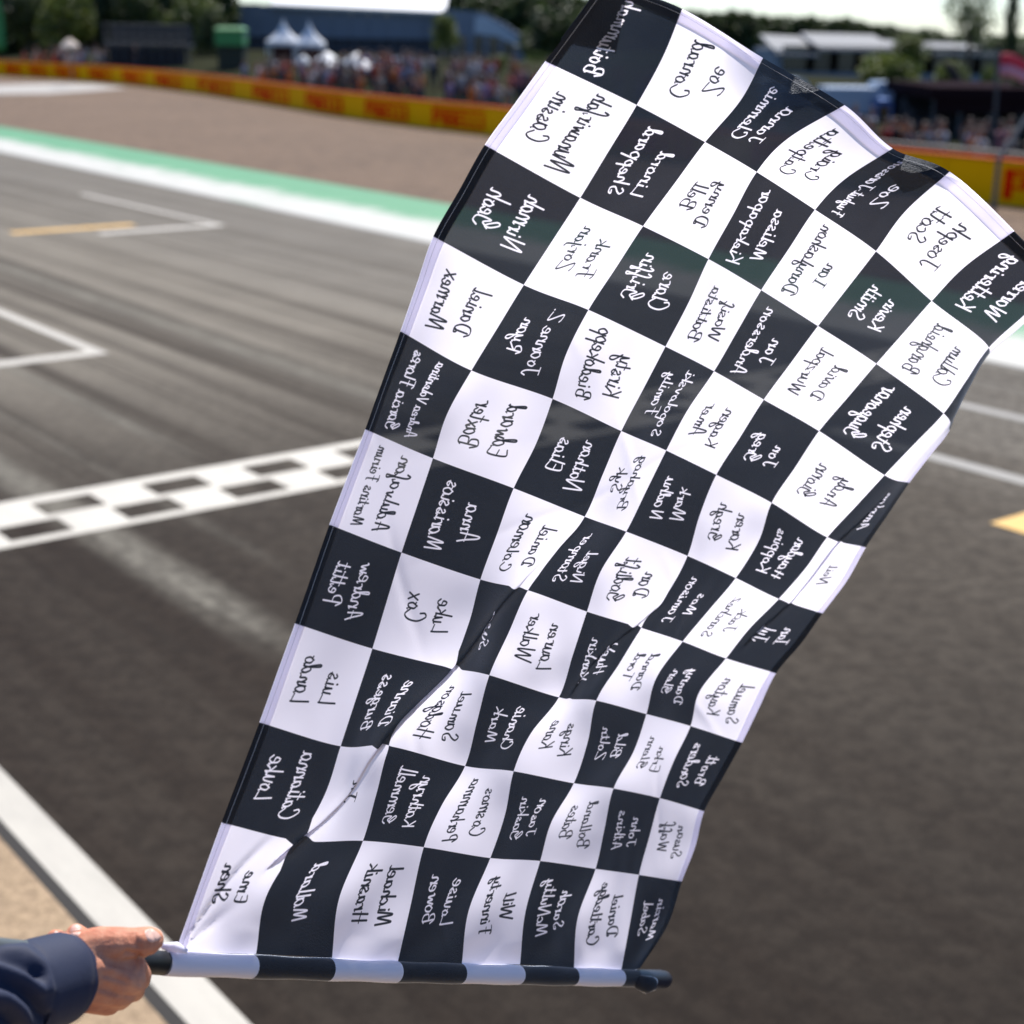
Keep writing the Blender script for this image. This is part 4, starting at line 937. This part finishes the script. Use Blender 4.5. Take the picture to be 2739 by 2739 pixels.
b.add(v, [tuple(range(nP)), tuple(reversed(range(nP, 2 * nP)))] + [(i, (i + 1) % nP, nP + (i + 1) % nP, nP + i) for i in range(nP)]); b.build('fascia', M_pale, wing)
for x in (1200, 1235, 1280, 1320, 1360):
    b = MB(); c = wp(x, 140, D2); b.box((c[0], D2 - .03, 1.7), (1.0, .12, 2.6)); b.build('window', M_glass, wing)
# white roofed hall on the right
D3 = 130; X3 = lambda px: wp(px, 120, D3)[0]
h2 = empty('white_roofed_hall', (X3(2380), D3, 0)); tag(h2, 'long low blue hall with a white roof at the right under the treeline', 'building')
b = MB(); b.box(((X3(2075) + X3(2675)) / 2, D3 + 6, Zp(2375, 136, D3) / 2), (X3(2675) - X3(2075), 12, Zp(2375, 136, D3))); b.build('wall', M_hall, h2)
for i in range(9):
    a = X3(2085) + (X3(2660) - X3(2085)) * i / 9; b = MB(); b.box((a + 1.6, D3 - .03, 1.8), (2.6, .12, 2.0)); b.build('window', M_glass, h2)
segs = [(2075, 2190, 92, 140), (2190, 2400, 88, 128), (2410, 2490, 106, 130), (2495, 2672, 112, 140)]
M_roof2 = simple('weathered_roof_sheet', (.20, .205, .215), .8, var=.1)
for x0, x1, y0, y1 in segs:
    b = MB(); za0, zb0 = Zp(x0, y1, D3), Zp(x1, y1 + 4, D3); za1, zb1 = Zp(x0, y0, D3 + 9), Zp(x1, y0 + 6, D3 + 9); xa, xb = X3(x0), X3(x1)
    b.add([(xa, D3 - .6, za0), (xb, D3 - .6, zb0), (xb, D3 + 9, zb1), (xa, D3 + 9, za1), (xa, D3 - .6, za0 - .25), (xb, D3 - .6, zb0 - .25), (xb, D3 + 9, zb1 - .25), (xa, D3 + 9, za1 - .25)],
          [(0, 1, 2, 3), (7, 6, 5, 4), (0, 4, 5, 1), (1, 5, 6, 2), (2, 6, 7, 3), (3, 7, 4, 0)]); b.build('roof_section', M_roof2, h2)
# dark screen / stand back on the left
D4 = 118; X4 = lambda px: wp(px, 100, D4)[0]
scn = empty('screen_stand', (X4(388), D4, 0)); tag(scn, 'dark scaffold stand with a solid black lower hoarding and open railed top', 'stand')
M_dark = simple('black_scrim', (.012, .013, .018), .8, var=.2); M_scaf = simple('dull_scaffold', (.045, .05, .06), .6, .2)
b = MB(); b.box(((X4(288) + X4(492)) / 2, D4 + .2, Zp(388, 130, D4) / 2), (X4(492) - X4(288), .4, Zp(388, 130, D4))); b.build('hoarding', M_dark, scn)
b = MB(); b.box(((X4(275) + X4(500)) / 2, D4 + 1.2, Zp(388, 122, D4)), (X4(500) - X4(275), 2.4, .22)); b.build('deck', M_scaf, scn)
for x in range(278, 505, 25):
    b = MB(); p_ = wp(x, 62 + (x - 278) * .02, D4); b.box((p_[0], D4 - .1, p_[2] / 2), (.14, .14, p_[2])); b.build('post', M_scaf, scn)
for y in (66, 92, 112):
    b = MB(); a_ = wp(276, y, D4); e_ = wp(502, y + 4, D4); b.tube([(a_[0], D4 - .1, a_[2]), (e_[0], D4 - .1, e_[2])], .06, 6); b.build('rail', M_scaf, scn)
b = MB(); b.box(((X4(278) + X4(500)) / 2, D4 + 2.3, (Zp(388, 64, D4) + Zp(388, 122, D4)) / 2), (X4(500) - X4(278), .08, Zp(388, 64, D4) - Zp(388, 122, D4))); b.build('mesh_back', simple('grey_green_mesh', (.022, .026, .028), .9), scn)
# green kiosk and green banner
D5 = 112
kz = empty('green_kiosk', (wp(612, 100, D5)[0], D5, .8)); tag(kz, 'small bright green kiosk left of the white marquees', 'kiosk')
M_gr = simple('green_canvas', (.03, .20, .06), .6, var=.1); M_dgr = simple('dark_green_panel', (.012, .022, .016), .7)
c0 = wp(612, 100, D5); z1 = Zp(612, 80, D5); z2 = Zp(612, 122, D5)
b = MB(); b.box((c0[0], D5 + 1, (z1 + z2) / 2), (1.95, 2.0, z1 - z2)); b.box((c0[0], D5 + 1, z1 + .12), (2.1, 2.2, .2), taper=.7); b.build('canopy', M_gr, kz)
b = MB(); b.box((c0[0], D5 + 1.2, (.8 + z2) / 2), (1.8, 1.6, z2 - .8)); b.build('booth', M_dgr, kz)
fb = wp(4, 100, 121); fl_ = empty('feather_banner', (fb[0] - .4, 121, 0)); tag(fl_, 'tall curved green feather banner at the left edge of the picture', 'banner')
zt_ = Zp(0, -60, 121); b = MB(); vv = []
for k_ in range(13):
    t_ = k_ / 12; z = 1.7 + (zt_ - 1.7) * t_; wq = .9 + .3 * math.sin(t_ * 2.6 + .2); dz = .10 * math.sin(4 * t_)
    vv += [(fb[0] - 1.1, 121 + dz, z), (fb[0] - 1.1 + wq + .35 * (1 - t_) ** 2, 121 + dz * 1.4 + .05, z), ]
b.add(vv, [(2 * i, 2 * i + 1, 2 * i + 3, 2 * i + 2) for i in range(12)]); o = b.build('sail', M_gr, fl_, True)
sm = o.modifiers.new('thick', 'SOLIDIFY'); sm.thickness = .01
MB().tube([(fb[0] - 1.13, 121, 0), (fb[0] - 1.13, 121, zt_ + .1)], .02, 6).build('pole', M_steel, fl_)
# marquees
M_tent = simple('white_canvas', (.62, .64, .68), .8, var=.05); M_post = simple('dark_red_panel', (.06, .02, .025), .8)
def marquee(px, wpx, ytip, ybase, D, lab):
    c = wp(px, ybase, D); w = abs(wp(px + wpx / 2, ybase, D)[0] - c[0]); zb_ = c[2]; zt = Zp(px, ytip, D)
    r_ = empty('marquee', (c[0], D, .9)); tag(r_, lab, 'marquee', 'white marquees in front of the hall'); b = MB(); rows_ = []
    for k in range(9):
        t_ = k / 8; rad = w * ((1 - t_) ** 1.9 * .94 + .03 * (1 - t_) + .03); rows_.append([(c[0] + rad * a, D + 2 + rad * e, zb_ + (zt - zb_) * t_) for a, e in ((-1, -1), (0, -.93 if k < 1 else -.98), (1, -1), (.98, 0), (1, 1), (0, .98), (-1, 1), (-.98, 0))])
    vs = [p for r2_ in rows_ for p in r2_]; b.add(vs, [(i * 8 + k, i * 8 + (k + 1) % 8, (i + 1) * 8 + (k + 1) % 8, (i + 1) * 8 + k) for i in range(8) for k in range(8)]); b.build('canopy', M_tent, r_)
    b = MB(); b.box((c[0], D + 2, zb_ - .14), (2 * w * .97, 2 * w * .97, .28)); b.build('valance', M_tent, r_)
    for a in (-1, 1):
        for e in (-1, 1): MB().box((c[0] + a * w * .93, D + 2 + e * w * .93, (zb_ - .3 + .9) / 2), (.1, .1, zb_ - .3 - .9)).build('leg', M_tent, r_)
    MB().box((c[0], D + 3.2, (.9 + zb_ - .3) / 2), (2 * w * .9, .1, zb_ - 1.2)).build('back_panel', M_post, r_)
marquee(748, 86, 50, 112, 115, 'white pointed marquee left of its twin')
marquee(818, 80, 54, 117, 113, 'white pointed marquee nearer the white parasols')
# parasols
def parasol(px, wpx, ytop, ybase, D, lab, col=None, group='white parasols by the silver trailer', tiers=1):
    c = wp(px, ybase, D); w = abs(wp(px + wpx / 2, ybase, D)[0] - c[0]); zt = Zp(px, ytop, D)
    r_ = empty('parasol', (c[0], D, .7)); tag(r_, lab, 'parasol', group); b = MB(); n_ = 10
    vs = [(c[0], D, zt)] + [(c[0] + w * .55 * math.cos(2 * math.pi * k / n_), D + w * .55 * math.sin(2 * math.pi * k / n_), zt - (zt - c[2]) * .45) for k in range(n_)] + \
         [(c[0] + w * math.cos(2 * math.pi * k / n_), D + w * math.sin(2 * math.pi * k / n_), c[2]) for k in range(n_)] + [(c[0] + w * math.cos(2 * math.pi * k / n_), D + w * math.sin(2 * math.pi * k / n_), c[2] - .18) for k in range(n_)]
    fs = [(0, 1 + k, 1 + (k + 1) % n_) for k in range(n_)] + [(1 + o_ + k, 1 + o_ + n_ + k, 1 + o_ + n_ + (k + 1) % n_, 1 + o_ + (k + 1) % n_) for o_ in (0, n_) for k in range(n_)]
    b.add(vs, fs); o_ = b.build('canopy', col or M_roof, r_); mm = o_.modifiers.new('t', 'SOLIDIFY'); mm.thickness = .02
    MB().tube([(c[0], D, .3), (c[0], D, zt)], .035, 6).build('pole', M_steel, r_); return r_
parasol(812, 38, 145, 166, 98, 'small cream parasol left of the larger white ones')
parasol(875, 62, 138, 160, 96, 'tall white parasol, upper one of the overlapping pair')
parasol(884, 58, 160, 184, 88, 'white parasol in front of the tall one')
parasol(955, 82, 140, 168, 95, 'widest white parasol next to the silver trailer')
parasol(972, 60, 158, 182, 90, 'low white parasol against the silver trailer')
M_red = simple('red_canvas', (.55, .03, .06), .6, var=.1)
pass
M_cream = simple('cream_canvas', (.6, .5, .42), .8)
parasol(187, 50, 102, 122, 100, 'cream and blue parasol in the left part of the crowd', M_cream, 'x')['group'] = 'parasol on the left'
# silver trailer
M_alu = simple('polished_aluminium', (.75, .76, .78), .16, 1.0, var=.03)
D6 = 100; c = wp(1045, 205, D6); tr = empty('silver_trailer', (c[0], D6, .8)); tag(tr, 'rounded polished silver trailer with a sun glint beside the parasols', 'trailer')
L_, z0, z1 = wp(1116, 200, D6)[0] - wp(968, 200, D6)[0], Zp(1045, 232, D6), Zp(1045, 155, D6)
b = MB(); rows_ = []; n_ = 20
for k in range(17):
    t_ = -1 + 2 * k / 16; e = (1 - abs(t_) ** 4.5) ** .5 if abs(t_) < 1 else 0.02
    e = max(e, .03); row = []
    for q_ in range(n_):
        a = 2 * math.pi * q_ / n_; ca, sa = math.cos(a), math.sin(a); sup = lambda v_: math.copysign(abs(v_) ** .55, v_)
        row.append((c[0] + t_ * L_ / 2, D6 + 1.2 + sup(ca) * 1.15 * e, (z0 + z1) / 2 + sup(sa) * (z1 - z0) / 2 * (.35 + .65 * e)))
    rows_.append(row)
b.add([p for r_ in rows_ for p in r_], [(i * n_ + k, i * n_ + (k + 1) % n_, (i + 1) * n_ + (k + 1) % n_, (i + 1) * n_ + k) for i in range(16) for k in range(n_)]); b.build('shell', M_alu, tr, True)
for dx in (-.9, .9):
    MB().tube([(c[0] + dx, D6 - .05, z0 - .05), (c[0] + dx, D6 + .2, z0 - .05)], .38, 14).build('wheel', M_rub, tr)
MB().box((c[0] + .4, D6 - .02, (z0 + z1) / 2 - .1), (.7, .1, (z1 - z0) * .75)).build('door', M_alu, tr)
MB().box((c[0] - 1.2, D6 - .02, (z0 + z1) / 2 + .15), (1.2, .1, .7)).build('serving_hatch', M_glass, tr)
# truck and vans on the right
M_blue = simple('blue_paint', (.03, .10, .32), .35, spec=.6); M_wv = simple('pale_blue_van_paint', (.26, .32, .42), .4, spec=.6)
D7 = 62; X7 = lambda px: wp(px, 280, D7)[0]
tk = empty('box_truck', (X7(2310), D7, 0)); tag(tk, 'pale blue box truck with a deep blue cab behind the barrier', 'truck')
zt7 = Zp(2300, 236, D7)
b = MB(); b.box(((X7(2215) + X7(2352)) / 2, D7 + 1.4, (zt7 + .9) / 2 + .0), (X7(2352) - X7(2215), 2.5, zt7 - .9)); b.build('cargo_box', M_wv, tk)
b = MB(); cz = Zp(2350, 266, D7); xa, xb = X7(2332), X7(2388)
v = [(xa, 0, .45), (xb, 0, .45), (xb, 0, 1.3), (xb - .12, 0, 1.5), (xb - .3, 0, cz), (xa, 0, cz)]; vv = [(p[0], D7 - .1, p[2]) for p in v] + [(p[0], D7 + 2.3, p[2]) for p in v]
b.add(vv, [tuple(range(6)), tuple(reversed(range(6, 12)))] + [(i, (i + 1) % 6, 6 + (i + 1) % 6, 6 + i) for i in range(6)]); b.build('cab', M_blue, tk)
MB().box(((xa + xb) / 2 + .05, D7 - .12, cz - .45), (.42, .04, .45)).build('window', M_glass, tk)
for x in (2240, 2280, 2362): MB().tube([(X7(x), D7 - .12, .42), (X7(x), D7 + .2, .42)], .42, 14).build('wheel', M_rub, tk)
def van(px, wpx, D, lab):
    r_ = empty('parked_van', (wp(px, 300, D)[0], D, 0)); tag(r_, lab, 'van', 'vans behind the barrier at the right'); x0 = wp(px - wpx / 2, 300, D)[0]; x1 = wp(px + wpx / 2, 300, D)[0]; zt = 2.0
    v = [(x0, .4), (x1, .4), (x1, 1.05), (x1 - .35, 1.2), (x1 - .75, zt - .05), (x1 - 1.0, zt), (x0 + .1, zt), (x0, zt - .15)]; n_ = len(v)
    vv = [(a, D, z) for a, z in v] + [(a, D + 1.8, z) for a, z in v]; b = MB(); b.add(vv, [tuple(range(n_)), tuple(reversed(range(n_, 2 * n_)))] + [(i, (i + 1) % n_, n_ + (i + 1) % n_, n_ + i) for i in range(n_)]); b.build('body', M_wv, r_)
    MB().box((x1 - 1.15, D - .01, 1.55), (.6, .04, .45)).build('window', M_glass, r_)
    for x in (x0 + .5, x1 - .6): MB().tube([(x, D - .04, .34), (x, D + .2, .34)], .34, 12).build('wheel', M_rub, r_)
van(2415, 150, 66, 'pale van standing right of the blue truck cab'); van(2120, 160, 68, 'pale van hidden behind the flag edge')
# covered stand on the right
D8 = 58; X8 = lambda px: wp(px, 300, D8)[0]
gs = empty('covered_stand', (X8(2620), D8, 0)); tag(gs, 'dark covered spectator stand with a dull maroon roof edge at the right', 'grandstand')
zt8 = Zp(2600, 232, D8); M_mar = simple('dull_maroon_sheet', (.016, .008, .010), 1.0, spec=.02, var=.15)
MB().box(((X8(2478) + X8(2900)) / 2, D8 + 3, zt8 - .22), (X8(2900) - X8(2478), 7.5, .42)).build('roof', M_mar, gs)
MB().box(((X8(2490) + X8(2890)) / 2, D8 + 6, (zt8 - .45) / 2), (X8(2890) - X8(2490), .2, zt8 - .45)).build('back_wall', M_dark, gs)
for k in range(4): MB().box(((X8(2500) + X8(2880)) / 2, D8 + 1.5 + k * 1.1, .25 + .28 * k), (X8(2880) - X8(2500), .9, .5 + .1 * k)).build('step', M_dark, gs)
for x in (2490, 2560, 2640, 2720, 2800, 2880): MB().box((X8(x), D8 - .4, (zt8 - .44) / 2), (.12, .12, zt8 - .44)).build('post', M_scaf, gs)
MB().box(((X8(2490) + X8(2890)) / 2, D8 - .6, 1.5), (X8(2890) - X8(2490), .08, .5)).build('front_board', M_mar, gs)
# leaning dead trunk and grey pole
a_ = wp(2545, 185, 72); e_ = wp(2580, 260, 72); dt = empty('bare_trunk', (e_[0], 72, 0)); tag(dt, 'dark bare leaning tree trunk in front of the white roofed hall', 'tree')
MB().tube([(e_[0] + .3, 72, 0), tuple(e_), tuple(a_), (a_[0] - .4, 72, a_[2] + .3)], [.35, .28, .22, .08], 9).build('trunk', simple('dark_bark', (.03, .022, .02), .9), dt)
a_ = wp(2668, 200, 44); dt = empty('grey_pole', (a_[0], 44, 0)); tag(dt, 'thin upright grey pole carrying the small red flag', 'pole')
tp = wp(2672, 140, 44); MB().tube([(wp(2655, 400, 44)[0], 44, 0), (wp(2655, 400, 44)[0], 44, 1.2), tuple(a_), tuple(tp)], .05, 8).build('shaft', M_scaf, dt)
rf = empty('red_flag', (tp[0], 44, tp[2] - .6)); tag(rf, 'small red and pink flag blowing from the grey pole at the right edge', 'flag')
for nm, z0_, z1_, mm in (('red_stripe', -.05, -.36, M_red), ('pink_stripe', -.36, -.70, simple('pink_canvas', (.55, .25, .32), .7))):
    vv = []
    for k_ in range(15):
        t_ = k_ / 14
        for zz in (z0_, z1_): vv.append((tp[0] + 1.15 * t_ + .05, 44 + .14 * math.sin(6 * t_ + 1), tp[2] + zz * (1 - .15 * t_) - .16 * t_ + .07 * math.sin(7 * t_)))
    o = obj(nm, vv, [(2 * k_, 2 * k_ + 1, 2 * k_ + 3, 2 * k_ + 2) for k_ in range(14)], mm, rf, True); o.modifiers.new('t', 'SOLIDIFY').thickness = .008
tree('broadleaf_tree', 2735, 0, 90, 185, 60, 'very dark low tree under the small red flag at the right edge', 3, 0, None, .0, .05)

# ------------------------------------------------------------------ SPECTATORS
def person_mesh(seed):
    r_ = random.Random(seed); b = bmesh.new(); arm = r_.choice([0, 1, 2])
    def sw(pts, segs=8):
        m_ = MB(); m_.tube([p[:3] for p in pts], [p[3] for p in pts], segs); base = [b.verts.new(v) for v in m_.v]
        for f in m_.f:
            try: b.faces.new([base[i] for i in f])
            except Exception: pass
    sw([(0, 0, .80, .10), (0, 0, .95, .17), (0, 0, 1.15, .155), (0, 0, 1.38, .20), (0, 0, 1.46, .13), (0, 0, 1.50, .065), (0, 0, 1.56, .06), (0, .01, 1.60, .085), (0, .01, 1.70, .105), (0, .01, 1.78, .085), (0, 0, 1.82, .02)], 12)
    for s_ in (-1, 1):
        sw([(s_ * .09, 0, .92, .105), (s_ * .10, 0, .5, .075), (s_ * .11, 0, .10, .05), (s_ * .11, -.05, .05, .055), (s_ * .11, -.15, .03, .03)], 8)
        if arm == 1 or (arm == 2 and s_ > 0): sw([(s_ * .16, 0, 1.40, .065), (s_ * .26, -.05, 1.15, .05), (s_ * .20, -.20, 1.38, .038), (s_ * .10, -.22, 1.60, .03)], 8)
        else: sw([(s_ * .16, 0, 1.40, .065), (s_ * .24, .02, 1.12, .05), (s_ * .25, -.05, .88, .038), (s_ * .25, -.06, .78, .03)], 8)
    me_ = bpy.data.meshes.new('person'); b.to_mesh(me_); b.free()
    t_ = bpy.data.objects.new('t', me_); COL.objects.link(t_); rm = t_.modifiers.new('r', 'REMESH'); rm.mode = 'VOXEL'; rm.voxel_size = .035; t_.modifiers.new('s', 'SMOOTH').iterations = 2
    out = bpy.data.meshes.new_from_object(t_.evaluated_get(bpy.context.evaluated_depsgraph_get())); bpy.data.objects.remove(t_)
    for m_ in (M_sp_skin, M_sp_hair, M_sp_leg, M_sp_leg): out.materials.append(m_)
    mi = []
    for p in out.polygons:
        c = p.center
        if c.z > 1.72 or (c.z > 1.60 and c.y > .03): mi.append(1)
        elif c.z > 1.49 or (abs(c.x) > .215 and c.z < 1.12 and c.z > .7) or (c.y < -.17 and c.z > 1.2): mi.append(0)
        elif c.z > .93: mi.append(3)
        else: mi.append(2)
    out.polygons.foreach_set('material_index', mi); out.polygons.foreach_set('use_smooth', [True] * len(mi)); return out
M_sp_skin = simple('spectator_skin', (.27, .13, .085), .6); M_sp_hair = simple('spectator_hair', (.05, .035, .03), .7); M_sp_leg = simple('dark_trousers', (.03, .035, .05), .8)
PM = [person_mesh(k) for k in range(4)]
TOPS = [('red', (.50, .02, .015), 5), ('white', (.62, .60, .64), 4), ('navy', (.03, .04, .10), 3), ('pink', (.50, .20, .24), 2), ('pale blue', (.26, .34, .55), 2), ('orange', (.60, .16, .02), 2), ('lilac', (.36, .28, .52), 2), ('grey', (.18, .18, .19), 2), ('black', (.02, .02, .024), 3)]
TOPS = [(n_, tuple(x * .50 for x in c_), w_) for n_, c_, w_ in TOPS]
TM_ = {n_: simple(n_.replace(' ', '_') + '_top', c_, .8) for n_, c_, w_ in TOPS}
pool = [n_ for n_, c_, w_ in TOPS for _ in range(w_)]
def spectator(s_, off, kneel=0):
    p_, d_, nn = bar_fr(s_); q_ = p_ - nn * off; z = bank_z(s_, off); col = random.choice(pool)
    zone = 'in the crowd left of the dark stand' if s_ < 9 else 'in the crowd in front of the marquees' if s_ < 42 else 'in the crowd near the silver trailer' if s_ < 68 else 'in the crowd at the right of the flag'
    o_ = bpy.data.objects.new('person', random.choice(PM)); COL.objects.link(o_)
    o_.material_slots[3].link = 'OBJECT'; o_.material_slots[3].material = TM_[col]
    o_.location = (q_[0], q_[1], z); sc = random.uniform(.90, 1.05) * (.90 if s_ > 80 else 1); o_.scale = (sc, sc, sc); o_.rotation_euler = (0, 0, math.atan2(nn[1], nn[0]) + math.pi / 2 + random.uniform(-.7, .7))
    tag(o_, 'spectator in %s %s top standing %s' % ('an' if col[0] == 'o' else 'a', col, zone), 'person', 'spectators in %s tops %s' % (col, zone))
taken = []
def tryp(s_, off):
    p_ = bar_at(s_) ; k_ = (round(s_ / .55), round(off / .7))
    if k_ in taken: return
    taken.append(k_); spectator(s_, off)
for _ in range(26): tryp(random.uniform(-1, 7.5), random.uniform(1.8, 7))
for _ in range(60): tryp(random.uniform(31, 44), random.uniform(1.8, 10))
for _ in range(95): tryp(random.uniform(42, 69), random.uniform(1.8, 10))
for _ in range(90): tryp(random.uniform(82, 99), random.uniform(1.6, 6))
